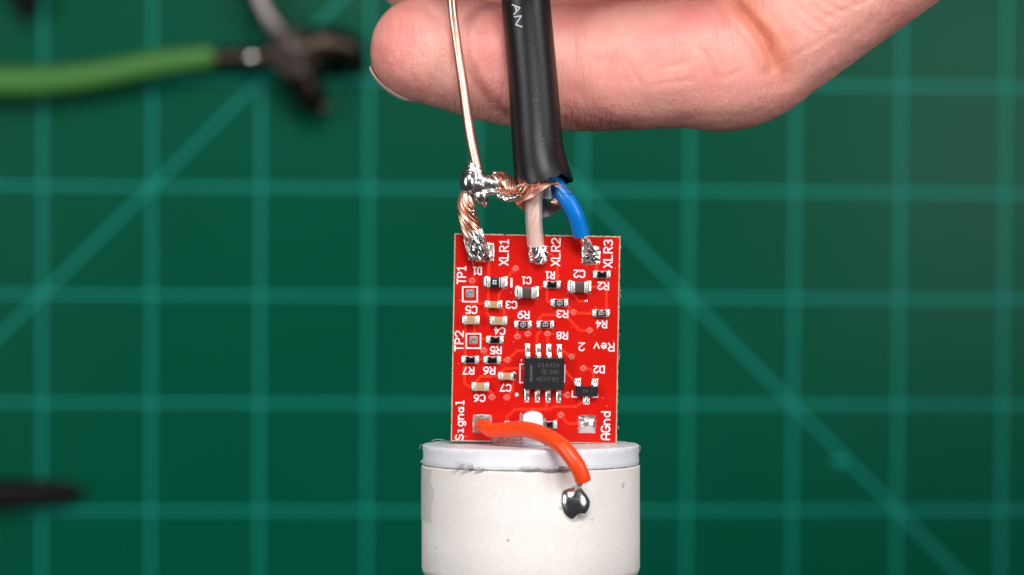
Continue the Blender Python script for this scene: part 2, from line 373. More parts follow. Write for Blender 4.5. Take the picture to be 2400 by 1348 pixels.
# ---------------------------------------------------------------- stroke lettering
def arc(cx, cy, rx, ry, a0, a1, n=8):
    return [(cx + rx * math.cos(math.radians(a0 + (a1 - a0) * i / n)), cy + ry * math.sin(math.radians(a0 + (a1 - a0) * i / n))) for i in range(n + 1)]
G = {
 'X': [[(0, 0), (.62, 1)], [(0, 1), (.62, 0)]], 'L': [[(0, 1), (0, 0), (.55, 0)]],
 'R': [[(0, 0), (0, 1), (.36, 1)] + arc(.36, .75, .26, .25, 90, -90) + [(0, .5)], [(.3, .5), (.62, 0)]],
 '1': [[(.1, .86), (.32, 1), (.32, 0)], [(.1, 0), (.54, 0)]],
 '2': [arc(.31, .7, .31, .3, 165, -35) + [(0, 0), (.62, 0)]],
 '3': [arc(.3, .75, .3, .25, 150, -90), arc(.3, .25, .32, .25, 90, -150)],
 'T': [[(0, 1), (.62, 1)], [(.31, 1), (.31, 0)]],
 'P': [[(0, 0), (0, 1), (.36, 1)] + arc(.36, .74, .26, .26, 90, -90) + [(0, .48)]],
 'D': [[(0, 0), (0, 1), (.3, 1)] + arc(.3, .68, .32, .32, 90, 0, 5) + arc(.3, .32, .32, .32, 0, -90, 5) + [(0, 0)]],
 'C': [arc(.33, .69, .33, .31, 30, 180) + arc(.33, .31, .33, .31, 180, 330)],
 '4': [[(.46, 0), (.46, 1), (0, .3), (.64, .3)]],
 '5': [[(.58, 1), (.06, 1), (.02, .55)] + arc(.3, .31, .32, .31, 110, -150, 10)],
 '6': [[(.54, 1), (.28, .92), (.08, .66)] + arc(.31, .3, .31, .3, 160, 510, 14)],
 '7': [[(0, 1), (.62, 1), (.2, 0)]],
 '8': [arc(.31, .755, .26, .245, -90, 270, 14), arc(.31, .255, .31, .255, 90, 450, 14)],
 '9': [[(.08, 0), (.34, .08), (.54, .34)] + arc(.31, .7, .31, .3, -20, 330, 14)],
 '0': [arc(.31, .7, .31, .3, 0, 180, 8) + arc(.31, .3, .31, .3, 180, 360, 8) + [(.62, .7)]],
 'e': [[(.04, .36), (.56, .36)] + arc(.3, .34, .28, .33, 5, 310, 12)],
 'v': [[(0, .66), (.29, 0), (.58, .66)]],
 'S': [arc(.31, .74, .3, .26, 30, 270, 9) + arc(.31, .24, .31, .24, 90, -150, 9)],
 'i': [[(.12, .66), (.3, .66), (.3, 0)], [(.1, 0), (.5, 0)]],
 'g': [arc(.28, .34, .28, .32, 0, 360, 14), [(.56, .66), (.56, -.12)] + arc(.3, -.12, .26, .2, 0, -150, 6)],
 'n': [[(0, 0), (0, .66)], [(0, .36)] + arc(.27, .38, .27, .28, 170, 0, 7) + [(.54, 0)]],
 'a': [arc(.27, .3, .27, .3, 0, 360, 14), [(.54, .62), (.54, 0)]],
 'l': [[(.12, 1), (.3, 1), (.3, 0)], [(.1, 0), (.5, 0)]],
 'A': [[(0, 0), (0, .64)] + arc(.31, .66, .31, .34, 180, 0, 8) + [(.62, 0)], [(0, .4), (.62, .4)]],
 'G': [arc(.33, .69, .33, .31, 30, 180) + arc(.33, .31, .33, .31, 180, 360) + [(.66, .45), (.4, .45)]],
 'd': [arc(.27, .32, .27, .32, 0, 360, 14), [(.54, 1), (.54, 0)]],
 'a_': [], 'E': [[(.58, 1), (0, 1), (0, 0), (.58, 0)], [(0, .52), (.48, .52)]],
 'N': [[(0, 0), (0, 1), (.58, 0), (.58, 1)]], 'K': [[(0, 0), (0, 1)], [(.58, 1), (0, .42)], [(.2, .58), (.6, 0)]],
 'V': [[(0, 0), (.31, 1), (.62, 0)], [(.12, .36), (.5, .36)]],      # sharp-topped A for the moulded and printed marks
 'I': [[(.3, 1), (.3, 0)]], '~': [[(0, .3), (.15, .55), (.3, .5), (.5, .25)]], ' ': [],
}
def text_strokes(s, pitch=0.86):
    out, x = [], 0.0
    for ch in s:
        out += [[(x + a, b) for a, b in st] for st in G[ch]]; x += pitch if ch != ' ' else 0.8
    return out
def lettering(s, cx, cy, length, height, rot, sw, h, z0=0.0, pitch=0.86, fixed_box=None):
    """strokes fitted to an ink box of length x height, centred, turned by rot degrees (mm)"""
    st = text_strokes(s, pitch); xs = [p[0] for q in st for p in q]; ys = [p[1] for q in st for p in q]
    x0, x1, y0, y1 = min(xs), max(xs), min(ys), max(ys)
    kx = (length - sw) / max(x1 - x0, 1e-3) if x1 - x0 > 0.05 else height - sw; ky = (height - sw) / (y1 - y0)
    c, s_ = math.cos(math.radians(rot)), math.sin(math.radians(rot)); parts = []
    for i, q in enumerate(st):
        pts = []
        for a, b in q:
            u = (a - (x0 + x1) / 2) * kx; v_ = (b - (y0 + y1) / 2) * ky
            pts.append((cx + u * c - v_ * s_, cy + u * s_ + v_ * c))
        parts.append(ribbon(pts, sw, h + 0.0015 * i, z0))
    return join(*parts)

# ================================================================ THE SETTING: cutting mat
mat_c = Pm(1200, 674)
cm = root("cutting_mat", (mat_c.x, mat_c.y, -3), "dark green cutting mat with pale printed inch grid and slanting lines", "cutting mat", True, "structure")
mk("sheet", bbox(mat_c.x, mat_c.y, -1.5, 900, 640, 3, 0.8), 'rubber', cm)
g0 = Pm(1613.5, 697.5); ga = math.radians(-0.42); U = Vector((math.cos(ga), math.sin(ga), 0)); W = Vector((-U.y, U.x, 0)); GI = 25.4
def line_on_mat(a, b, wd, z=0.02):
    d = (b - a).normalized(); n = Vector((-d.y, d.x, 0)) * wd / 2
    V = [(q.x, q.y, zz) for zz in (z, z + 0.03) for q in (a - n, b - n, b + n, a + n)]
    return V, [(3, 2, 1, 0), (4, 5, 6, 7), (0, 1, 5, 4), (1, 2, 6, 5), (2, 3, 7, 6), (3, 0, 4, 7)]
LW = 0.85
for i in range(-19, 13):
    a = g0 + U * GI * i; mk("grid_line", line_on_mat(a - W * 300, a + W * 300, LW), 'gridprint', cm, False)
for j in range(-11, 12):
    a = g0 + W * GI * j; mk("grid_line", line_on_mat(a - U * 470, a + U * 320, LW, 0.045), 'gridprint', cm, False)
a = g0 + U * 0; d = (U - W).normalized(); mk("angle_line", line_on_mat(a - d * 170, a + d * 130, LW, 0.07), 'gridprint', cm, False)
b = Pm(350, 440.5); b = g0 + U * GI * round((b - g0).dot(U) / GI) + W * GI * round((b - g0).dot(W) / GI)
d2 = (U + W).normalized(); mk("angle_line", line_on_mat(b - d2 * 120, b + d2 * 75, LW, 0.07), 'gridprint', cm, False)
q = Pm(1968, 1082); mk("printed_mark", line_on_mat(q - U * 1.6, q + U * 1.6, 1.5, 0.095), 'gridprint', cm, False)

# ================================================================ tools on the mat
wc = root("wire_cutters", Pm(690, 135), "green handled wire cutters lying with open dark steel jaws", "wire cutters", True)
def mpath(pts, n=24): return spline([list(Pm(x, y, h)) for x, y, h in pts], n)
def flat_tube(pts, rw, rh, seg=16, n=24, cap='round'):
    """bar with an oval section: rw across the mat, rh up"""
    C = mpath(pts, n); V, Fc = tube(C, 1.0, seg, cap=None); T, N, B = frames(C)
    rw = np.interp(np.linspace(0, 1, n), np.linspace(0, 1, len(rw)), rw); rh = np.interp(np.linspace(0, 1, n), np.linspace(0, 1, len(rh)), rh)
    V = []
    for i in range(n):
        e = 1.0
        side = np.cross(np.array([0, 0, 1.0]), T[i]); side /= np.linalg.norm(side); up = np.cross(T[i], side)
        for j in range(seg):
            a = 2 * math.pi * j / seg; ca, sa = math.cos(a), math.sin(a)
            ca = math.copysign(abs(ca) ** 0.7, ca); sa = math.copysign(abs(sa) ** 0.7, sa)
            V.append(C[i] + side * ca * rw[i] + up * sa * rh[i])
    Fc.append(tuple(range(seg))[::-1]); Fc.append(tuple((n - 1) * seg + j for j in range(seg)))
    return V, Fc
mk("grip", flat_tube([(-420, 120, 9), (-200, 180, 9), (-60, 188, 9), (80, 191, 9), (220, 177, 9), (360, 150, 9), (500, 131, 9)], [4.2, 4.1, 3.9, 3.7, 3.4, 3.1, 2.6], [5, 5, 5, 5, 4.8, 4.4, 3.2]), 'grip', wc)
mk("handle_arm", flat_tube([(480, 136, 9), (560, 134, 9), (640, 133, 9), (700, 132, 9)], [2.4, 2.3, 2.9, 4.0], [2.5, 3, 3.5, 4]), 'steel', wc)
mk("grip", flat_tube([(585, -60, 9), (555, -160, 9), (530, -300, 9), (510, -460, 9)], [2.9, 4.2, 4.6, 4.4], [3.2, 4.6, 5, 5]), 'grip', wc)
mk("handle_arm", flat_tube([(590, -70, 11), (610, 0, 11), (636, 50, 11), (672, 98, 10), (705, 130, 9)], [2.2, 2.3, 2.4, 3.0, 4.0], [2.5, 2.5, 3, 3.5, 4]), 'steelbright', wc)
for px_, py_ in ((590, 134),):
    q = Pm(px_, py_, 12.2); mk("glint_bead", ellipsoid(q, (1.5, 1.5, 1.0), 20, 12), 'ball', wc)  # shiny bead added on the arm so that it throws a bright glint
c0 = Pm(690, 130, 0)
def lathe_z(c, prof, seg=32):
    V, Fc = [], []
    for r, z in prof:
        for j in range(seg):
            a = 2 * math.pi * j / seg; V.append((c.x + r * math.cos(a), c.y + r * math.sin(a), z))
    for i in range(len(prof) - 1):
        for j in range(seg): Fc.append((i * seg + j, i * seg + (j + 1) % seg, (i + 1) * seg + (j + 1) % seg, (i + 1) * seg + j))
    Fc.append(tuple((len(prof) - 1) * seg + j for j in range(seg))); return V, Fc
mk("pivot", lathe_z(c0, [(5.8, 3), (6.0, 3.5), (6.0, 13.2), (5.5, 14), (3.0, 14), (2.8, 9.6), (2.7, 9.5)]), 'steel', wc)
mk("jaw", flat_tube([(700, 126, 9), (745, 108, 9), (790, 104, 9), (825, 122, 9), (838, 158, 8), (828, 178, 8)], [5.4, 4.8, 4.4, 3.5, 2.5, 1.0], [5, 6, 6, 5, 4, 3]), 'steel', wc)
mk("jaw", flat_tube([(688, 142, 9), (705, 180, 9), (722, 215, 9), (742, 248, 8), (768, 252, 8)], [5.4, 4.6, 3.9, 3.3, 1.6], [5, 6, 5, 4, 3]), 'steel', wc)
th = root("tool_handle", Pm(60, -30), "black rounded tool handle end poking in above the green grip", "tool handle", True)
mk("shaft", flat_tube([(30, -420, 9), (45, -200, 9), (52, -100, 9), (62, -20, 9), (66, 22, 9), (67, 40, 9)], [7, 7, 7, 6, 4.0, 1.5], [6, 6, 6, 5.4, 4, 1.5]), 'blackplastic', th)
mk("end_cap", flat_tube([(30, -470, 9), (30, -440, 9), (30, -415, 9)], [4, 6.4, 6.6], [4, 6.4, 6.6]), 'blackplastic', th)
pr = root("test_probe", Pm(60, 1157), "slim black rod with rounded tip lying low at the mat edge", "rod", True)
mk("barrel", flat_tube([(-420, 1166, 5), (-200, 1162, 5), (-20, 1159, 5), (60, 1157, 5)], [4.6, 4.4, 4.0, 3.5], [4.3, 4.1, 3.5, 3.0]), 'blackplastic', pr)
mk("tip", flat_tube([(55, 1157, 5), (120, 1154, 5), (170, 1153, 5), (186, 1153, 5), (194, 1153, 5)], [3.4, 3.2, 2.8, 2.0, 0.8], [2.9, 2.8, 2.4, 1.7, 0.6]), 'blackplastic', pr)

# ================================================================ microphone capsule
AX = P(1244, 1060); CX, CZ = AX.x, -0.6
Y_TOP, Y_CAP, Y_SLV = -18.72, -21.12, -33.75
mc = root("microphone_capsule", (CX, -46, CZ), "round capsule with white plastic cap and off-white paper sleeve under the board", "capsule")
def lathe_y(prof, seg=128, fn=None, x0=CX, z0=CZ, cap=True):
    V, Fc = [], []
    for i, (r, y) in enumerate(prof):
        for j in range(seg):
            a = 2 * math.pi * j / seg; dr, dy = fn(i, a, r, y) if fn else (0, 0)
            V.append((x0 + (r + dr) * math.cos(a), y + dy, z0 + (r + dr) * math.sin(a)))
    for i in range(len(prof) - 1):
        for j in range(seg): Fc.append((i * seg + j, (i + 1) * seg + j, (i + 1) * seg + (j + 1) % seg, i * seg + (j + 1) % seg))
    if cap:
        Fc.append(tuple(range(seg))); Fc.append(tuple((len(prof) - 1) * seg + j for j in range(seg))[::-1])
    return V, Fc
RC = 12.98
def cap_fn(i, a, r, y):
    n = noise.noise(Vector((math.cos(a) * 3, math.sin(a) * 3, y * 1.3)))
    n2 = noise.noise(Vector((math.cos(a) * 14, math.sin(a) * 14, y * 2)))
    left = math.exp(-((a - math.pi) / 0.10) ** 2)
    dr = 0.05 * n + 0.03 * n2 + (0.26 * left if abs(y - (Y_CAP + 0.25)) < 0.2 else (-0.12 * left if abs(y - (Y_CAP + 1.0)) < 0.5 else 0))
    return (dr, 0.05 * n2 if abs(y - Y_CAP) < .3 or r > RC - .4 and y > Y_TOP - .2 else 0)
prof = [(0.1, Y_TOP), (6, Y_TOP), (11, Y_TOP - 0.01), (RC - 0.35, Y_TOP - 0.02), (RC - 0.1, Y_TOP - 0.07), (RC, Y_TOP - 0.2), (RC - .03, Y_TOP - 0.7), (RC - .05, Y_TOP - 1.3), (RC - .02, Y_CAP + 0.65), (RC, Y_CAP + 0.25), (RC - 0.08, Y_CAP + 0.04), (RC - 1, Y_CAP)]
cap = mk("cap", lathe_y(prof, 160, cap_fn), 'printed', mc)
RS = 13.06
def slv_fn(i, a, r, y):
    n = noise.noise(Vector((math.cos(a) * 6, math.sin(a) * 6, y))); n2 = noise.noise(Vector((math.cos(a) * 40, math.sin(a) * 40, 3)))
    return (0.03 * n, (0.05 * n + 0.05 * n2) if i < 3 else 0)
mk("sleeve", lathe_y([(RS - 0.9, Y_CAP - 0.16), (RS - 0.12, Y_CAP - 0.1), (RS, Y_CAP - 0.22), (RS, -24), (RS, -27), (RS, -30), (RS, Y_SLV + 0.3), (RS - 0.1, Y_SLV)], 200, slv_fn, cap=False), 'paper', mc)
mk("dark_seam", lathe_y([(RC - 0.32, Y_CAP + 0.06), (RC - 0.3, Y_CAP - 0.5), (RC - 1, Y_CAP - 0.6)], 96), 'kraft', mc)
mk("base_ring", lathe_y([(RS - 0.25, Y_SLV + 0.4), (RS - 0.1, Y_SLV - 0.05), (RS - 0.15, Y_SLV - 0.3), (RS - 0.6, Y_SLV - 0.9), (RS - 0.7, -46), (1, -46)], 128), 'ring', mc)
# paper overlap: a second layer of paper on the left side, slightly proud
def patch(a0, a1, y0, y1, r, n=14, wob=0.5, th=0.04):
    V, Fc = [], []
    for i in range(n + 1):
        y = y0 + (y1 - y0) * i / n; ar = a1 + 0.035 * math.sin(i * 0.7) + wob * 0.06 * noise.noise(Vector((i * .5, 2, 0)))
        for j in range(9):
            a = a0 + (ar - a0) * j / 8; rr = r + (th if j < 8 else 0)
            V.append((CX + rr * math.cos(a), y, CZ + rr * math.sin(a)))
    for i in range(n):
        for j in range(8): Fc.append((i * 9 + j, (i + 1) * 9 + j, (i + 1) * 9 + j + 1, i * 9 + j + 1))
    return V, Fc
m = MAT['paper2'] = mat("paper_overlap", (0.70, 0.66, 0.64), 0.7)
ln(m, ramp(m, noise_tex(m, 300, 5, 0.6), [(0.3, (0.60, 0.56, 0.545)), (0.7, (0.74, 0.70, 0.68))]), bsdf(m).inputs["Base Color"])
mk("paper_flap", patch(math.pi + 0.25, math.pi - 0.47, Y_CAP - 0.35, -27.6, RS + 0.02), 'paper2', mc)
for k_, (px, py) in enumerate(((1020, 1285), (1023, 1284.5), (1020.5, 1297), (1021, 1307), (1022.5, 1308), (1019, 1317), (1018.5, 1327), (1463, 1138), (1462, 1136), (1266, 1340))):
    x = (px - 1244) / 20.1; z = math.sqrt(RS * RS - x * x); a_ = math.atan2(z, x); big = k_ in (7, 8); y_ = P(px, py, z + CZ).y; hh = .26 if big else .05
    mk("pencil_speck", patch(a_ + (.012 if big else .014), a_ - (.012 if big else .014), y_ + hh, y_ - hh, RS + 0.045, 3, 0.3, 0.006), 'pencil', mc)
# tongue of the cap that holds the board
def tongue():
    xc = P(1249, 1000, 1).x; hw = 1.22; top = P(1249, 964, 1.6).y; N_ = 12
    out = [(-hw - 0.06, Y_TOP - 0.3), (-hw, top - 1.0)] + [(hw * math.cos(t), top - 0.75 + 0.75 * math.sin(t)) for t in np.linspace(math.pi, 0, N_)] + [(hw, top - 1.0), (hw + 0.1, Y_TOP - 0.3)]
    out = [(xc + a, b) for a, b in out]; n = len(out); V, Fc = [], []
    for k, (z, s) in enumerate(((0.02, 1), (1.75, 1), (2.0, 0.93))):
        for a, b in out:
            j = 0.03 * math.sin(b * 42) if k else 0
            V.append((xc + (a - xc) * s + j * (1 if a > xc else -1), b - (0.1 if k == 2 else 0), z))
    for k in range(2):
        for i in range(n): Fc.append((k * n + i, (k + 1) * n + i, (k + 1) * n + (i + 1) % n, k * n + (i + 1) % n))
    Fc.append(tuple(2 * n + i for i in range(n))[::-1]); Fc.append(tuple(range(n))); return V, Fc
tg = tongue(); bmx = bmesh.new(); vx = [bmx.verts.new(v) for v in tg[0]]
for f in tg[1]: bmx.faces.new([vx[i] for i in f])
bmesh.ops.subdivide_edges(bmx, edges=[e for e in bmx.edges], cuts=1); bmesh.ops.recalc_face_normals(bmx, faces=bmx.faces); bmx.verts.index_update()
tg = [tuple(v.co) for v in bmx.verts], [tuple(v.index for v in f.verts) for f in bmx.faces]; bmx.free()
mk("tongue", tg, 'printed', mc)
# clear glue puddle at the foot of the tongue
gp = []
for px, py, h, rx, ry, rz in ((1180, 1033, 1.0, 1.6, .5, 1.3), (1208, 1028, 1.3, 1.6, .75, 1.4), (1228, 1015, 0.9, .5, 1.5, .8), (1245, 1035, 2.6, 2.2, .55, 1.6), (1285, 1030, 1.6, 1.7, .8, 1.6), (1308, 1036, 1.0, 1.5, .45, 1.2), (1222, 995, .6, .35, 1.6, .5), (1200, 1040, 3.0, 2.4, .3, 2.2), (1255, 1042, 4.6, 2.8, .3, 1.8), (1277, 1000, .6, .25, 1.2, .5)):
    c = P(px, py, h); gp.append(ellipsoid(c, (rx, ry, rz)))
co, Fc = melt(gp, 0.16, 5, 0.5, 0.05, 1.5, 3); mk("glue", (co, Fc), 'glue', mc)
gp = []
for px, py, rx, ry in ((1085, 1094, 1.1, .42), (1105, 1097, 1.2, .5), (1130, 1102, .9, .35), (1240, 1100, 1.3, .35), (1275, 1101, 1.6, .4), (1310, 1101, 1.3, .4), (1335, 1099, .8, .35)):
    x = (px - 1244) / 19.9; a = math.asin(x / RS); gp.append(ellipsoid((CX + x, P(px, py, 12).y, CZ + RS * math.cos(a) - 0.05), (rx, ry, 0.13)))
mk("glue", join(*gp), 'glue', mc)
# glue strings on the rim
for pts in ([(1496, 1047, 1), (1500, 1046, 1.2), (1499, 1058, 1), (1494, 1066, .8), (1496, 1082, .8)], [(983, 1052, 0), (986, 1044, 0.2), (992, 1042, 0.4)], [(1012, 1033, -1), (1024, 1030, -1.4), (1040, 1031, -1.5)]):
    mk("glue_thread", tube(spline([P(*p) for p in pts], 24), 0.05, 6, 'round'), 'milky', mc)
# solder bead on the sleeve
bc = P(1343, 1181, 12.2); bz = CZ + math.sqrt(RS ** 2 - (bc.x - CX) ** 2); bc.z = bz
V, Fc = ellipsoid((0, 0, 0), (1, 1, 1), 48, 32); VV = []
for v in V:
    x, y, z = v; n = noise.noise(Vector((x * 1.3, y * 1.3, z * 1.3 + 4))); a = math.atan2(y, x)
    k = 1 + 0.09 * n + 0.05 * math.sin(3 * a + 1) * math.hypot(x, y)
    notch = math.exp(-(((x - 0.45) / 0.22) ** 2 + ((y + 0.92) / 0.25) ** 2)); peak = math.exp(-(((x - 0.3) / 0.3) ** 2 + ((y - .9) / 0.3) ** 2))
    VV.append((bc.x + x * 1.84 * k, bc.y + y * (2.0 + 0.12 * (y < 0)) * k + notch * 0.5 + peak * .25, bc.z - 0.1 + z * 1.1 * k - 0.2 * notch))
bead = mk("solder_bead", (VV, Fc), 'ball', mc)

# ================================================================ circuit board
BR = math.radians(-1.02)                        # the board leans a degree clockwise
bp = [P(1064.5, 545.5), P(1453.5, 553.5), P(1446.3, 1039), P(1057, 1037.5)]
bcen = sum(bp, Vector()) / 4; BWd, BHt = 19.85, 24.85
cb = root("circuit_board", (bcen.x, bcen.y - BHt / 2, 0), "small red circuit board with chips and white lettering standing on capsule", "circuit board")
def rect_rot(hw, hh, r=0.0):
    cs, sn = math.cos(BR), math.sin(BR)
    return [(bcen.x + a * hw * cs - b * hh * sn, bcen.y + a * hw * sn + b * hh * cs) for a, b in ((-1, -1), (1, -1), (1, 1), (-1, 1))]
VIAS = [(1207.9, 630.5), (1106.4, 658.4), (1343.8, 732.6), (1381.9, 775.2), (1212.5, 789.6), (1237, 783.4), (1283.3, 783.4), (1133.5, 822.3), (1189.6, 844.4), (1339, 836.8), (1367.2, 864), (1153, 931.8), (1187.6, 932.5), (1330, 926.3), (1314.4, 973.2)]
def slab(z0, z1, inset, hole):
    """board sheet with rough sawn edges and a real hole at every via"""
    hw, hh = BWd / 2 - inset, BHt / 2 - inset; N_ = 60; rim = []
    cs, sn = math.cos(BR), math.sin(BR)
    for (a, b), (c, d) in (((-1, -1), (1, -1)), ((1, -1), (1, 1)), ((1, 1), (-1, 1)), ((-1, 1), (-1, -1))):
        for k in range(N_):
            t = k / N_; x = (a + (c - a) * t) * hw; y = (b + (d - b) * t) * hh
            j = (0.05 if inset < 0.05 else 0.012) * noise.noise(Vector((x * 2.2, y * 2.2, 5 + inset * 40)))
            if a == c: x += j * (2.0 if a > 0 else 0.6)
            else: y += j * (2.0 if b > 0 else 0.6)
            rim.append((bcen.x + x * cs - y * sn, bcen.y + x * sn + y * cs))
    n = len(rim); V = [(x, y, z0) for x, y in rim] + [(x, y, z1) for x, y in rim]
    Fc = [(i, (i + 1) % n, n + (i + 1) % n, n + i) for i in range(n)] + [tuple(range(n))[::-1], tuple(n + i for i in range(n))]
    cut = []
    for vx_, vy_ in VIAS:
        c = P(vx_, vy_); seg = 14
        ring = [(c.x + hole * math.cos(2 * math.pi * j / seg), c.y + hole * math.sin(2 * math.pi * j / seg)) for j in range(seg)]
        cut.append(([(x, y, -3) for x, y in ring] + [(x, y, 1) for x, y in ring], [(j, (j + 1) % seg, seg + (j + 1) % seg, seg + j) for j in range(seg)] + [tuple(range(seg))[::-1], tuple(seg + j for j in range(seg))]))
    cv = join(*cut); me = bpy.data.meshes.new("cut"); me.from_pydata(cv[0], [], cv[1]); co_ = bpy.data.objects.new("cut", me); COL.objects.link(co_)
    r = evaluated((V, Fc), [('BOOLEAN', dict(operation='DIFFERENCE', object=co_, solver='EXACT'))])
    bpy.data.objects.remove(co_); return r[0], r[1]
mk("substrate", slab(-1.55, -0.03, 0.0, 0.15), 'fr4', cb, False)
mk("solder_mask", slab(-0.03, 0.0, 0.14, 0.15), 'mask', cb, False)
# burnt specks on the sawn top edge
for px, py, r in ((1183, 549, .11), (1186, 553, .07), (1276, 553, .10), (1280, 558, .05)):
    c = P(px, py); V, Fc = ellipsoid((c.x, c.y, 0), (r * 1.5, r, .05), 10, 6); mk("burn_speck", (V, Fc), 'char', cb)

B = lambda px, py, h=0.0: P(px, py, h)
# --- copper runs under the mask
TR = [[(1145.7, 612), (1145.7, 650)], [(1207.9, 630.5), (1189, 650)], [(1144.5, 675), (1144.5, 706)], [(1180, 677), (1169, 690), (1169, 706)],
 [(1103, 714), (1107, 711.5), (1138, 711.5)], [(1176, 720), (1181.5, 727), (1181.5, 742)], [(1142, 722), (1142, 736), (1152, 745)],
 [(1283, 592), (1294, 598), (1306.5, 611), (1306.5, 660)], [(1276, 667), (1262, 679)], [(1281.8, 672), (1281.8, 704), (1291, 712)],
 [(1398.6, 616), (1398.6, 636)], [(1382, 673), (1421, 673)], [(1422.5, 650), (1421, 728)], [(1340, 686), (1357, 706.5), (1374.4, 706.5)],
 [(1330, 716), (1343.8, 732.6)], [(1343.8, 734), (1390, 735)], [(1264, 752), (1266, 744), (1273, 738.5), (1325, 738.5), (1358, 774.5), (1382, 775.5)],
 [(1212.5, 766), (1212.5, 789.6)], [(1238, 766), (1237, 783.4)], [(1267, 768), (1266, 777), (1258.5, 786), (1258.5, 806)], [(1283.3, 766), (1283.3, 806)],
 [(1189.6, 844.4), (1212, 822), (1232, 822)], [(1316, 820), (1322, 824), (1339, 836.8)], [(1112, 794.5), (1142, 795.5)], [(1118, 842), (1138, 842)], [(1172, 844), (1189.6, 844.4)],
 [(1230, 863.5), (1184, 863.5), (1173, 876)], [(1171, 882), (1127, 882), (1114, 897)], [(1089, 850), (1089, 898), (1096, 905), (1108, 906)], [(1142, 911), (1155, 924), (1153, 931.8)],
 [(1187.6, 932.5), (1202, 915), (1202, 888)], [(1367.2, 864), (1384, 866), (1391, 874), (1391, 890)], [(1320, 862), (1332, 878), (1346, 892)],
 [(1280.5, 944), (1280.5, 959)], [(1188, 988), (1188, 977), (1207, 959.5), (1288, 959.5), (1296, 953.5), (1349, 953.5), (1366, 942)],
 [(1314.4, 973.2), (1330, 993), (1356, 993.5)], [(1314.4, 973.2), (1300, 988)], [(1308, 926), (1330, 926.3)], [(1090, 756), (1090, 838)], [(1113, 758), (1112, 784)], [(1106.4, 658.4), (1106.4, 674)], [(1133.5, 822.3), (1146, 838)], [(1167, 800), (1167, 812)]]
for k, t in enumerate(TR): mk("trace", ribbon([B(*p) for p in t], 0.335, 0.03 + 0.0012 * (k % 7), 0.001), 'trace', cb)
# --- vias: a mask-covered land with a tinned barrel in it
def annulus(r0, r1, h, z0, seg=24, drop=0.0):
    V, Fc = [], []
    for r, z in ((r1, z0), (r1 * 0.95, z0 + h), (r0, z0 + h), (r0 * 0.96, z0 + h - drop)):
        for j in range(seg):
            a = 2 * math.pi * j / seg; V.append((r * math.cos(a), r * math.sin(a), z))
    for i in range(3):
        for j in range(seg): Fc.append((i * seg + j, i * seg + (j + 1) % seg, (i + 1) * seg + (j + 1) % seg, (i + 1) * seg + j))
    return V, Fc
me_land = mesh("land", *annulus(0.15, 0.46, 0.041, 0.001), 'trace'); me_barrel = mesh("barrel", *annulus(0.145, 0.265, 0.05, 0.003, drop=0.9), 'padgrey')
for px, py in VIAS:
    v_ = put("via", me_land, cb, B(px, py)); put("barrel", me_barrel, v_)
c = B(1374.4, 706); mk("filled_via", ellipsoid(c, (.2, .2, .09), 14, 8), 'tin', cb)

# --- silkscreen
SILK = [("XLR1", 1181, 592, 62, 23.5, 90), ("XLR2", 1302.3, 591, 67, 23, 90), ("XLR3", 1425, 595, 67, 23, 90), ("TP1", 1081.7, 645, 43, 22.5, 90), ("TP2", 1075.8, 799.5, 49, 22, 90),
 ("D1", 1118.6, 635, 22, 20, 180), ("C1", 1234, 657.5, 23, 19, 180), ("R1", 1289.3, 645, 23, 19, 180), ("C2", 1358, 642, 28, 20, 180), ("R2", 1413.8, 670.5, 28, 20, 180), ("C3", 1198.4, 714.6, 28, 19.5, 180),
 ("C5", 1104.6, 726.3, 29, 20, 180), ("C4", 1171, 776, 27, 19, 180), ("R9", 1227, 738, 29, 19.5, 180), ("R8", 1317.6, 786.7, 28, 19.5, 180), ("R3", 1318, 736, 28.5, 19.5, 180), ("R4", 1409.6, 760, 27.5, 19.5, 180),
 ("R5", 1162, 821, 28.5, 19.5, 180), ("R7", 1097.8, 869, 28.5, 19, 180), ("R6", 1146.6, 868.8, 29.5, 19.5, 180), ("C7", 1185, 909, 27.5, 19, 180), ("C6", 1123.8, 933, 28.5, 19, 180), ("D2", 1404, 866, 27.5, 19, 180),
 ("Rev", 1415.5, 813.5, 50, 21.5, 180), ("2", 1363.3, 813, 16, 21, 180), ("Signal", 1080, 985.5, 94, 26.5, 90), ("AGnd", 1419.3, 998, 68, 23, 90), ("R11", 1199, 1020, 38, 20, 180)]
for s_, px, py, L_, H_, r_ in SILK:
    c = B(px, py); mk("printed_text", lettering(s_, c.x, c.y, L_ / PXMM, H_ / PXMM, r_ + math.degrees(BR), 0.185, 0.047), 'silk', cb)
def outline(name, pts, wd=0.19, h=0.044, mt='silk'):
    return mk(name, ribbon([B(*p) for p in pts], wd, h), mt, cb)
def frame(px, py, a, b):
    outline("printed_frame", [(px, py - b), (px - a, py - b), (px - a, py + b), (px + a, py + b), (px + a, py - b), (px, py - b)])
frame(1101.5, 690, 17, 17.2); frame(1109.5, 799.3, 16.8, 16.8)
outline("printed_bar", [(1198.5, 654), (1198.5, 672)], 0.30)
outline("printed_bracket", [(1226, 854), (1219, 854), (1218.5, 897), (1226, 897)], 0.17)
outline("printed_bracket", [(1321, 854), (1324, 857), (1322.5, 896), (1320, 897)], 0.15)
outline("printed_bracket", [(1341.5, 917), (1341, 930), (1352, 931)], 0.19); outline("printed_bracket", [(1388, 931), (1400, 930.5), (1400, 924)], 0.19)
outline("printed_mark", [(1222, 843), (1222, 846)], 0.14)
c = B(1211, 925); mk("printed_dot", disc(c.x, c.y, 0.235, 0.045), 'silk', cb)

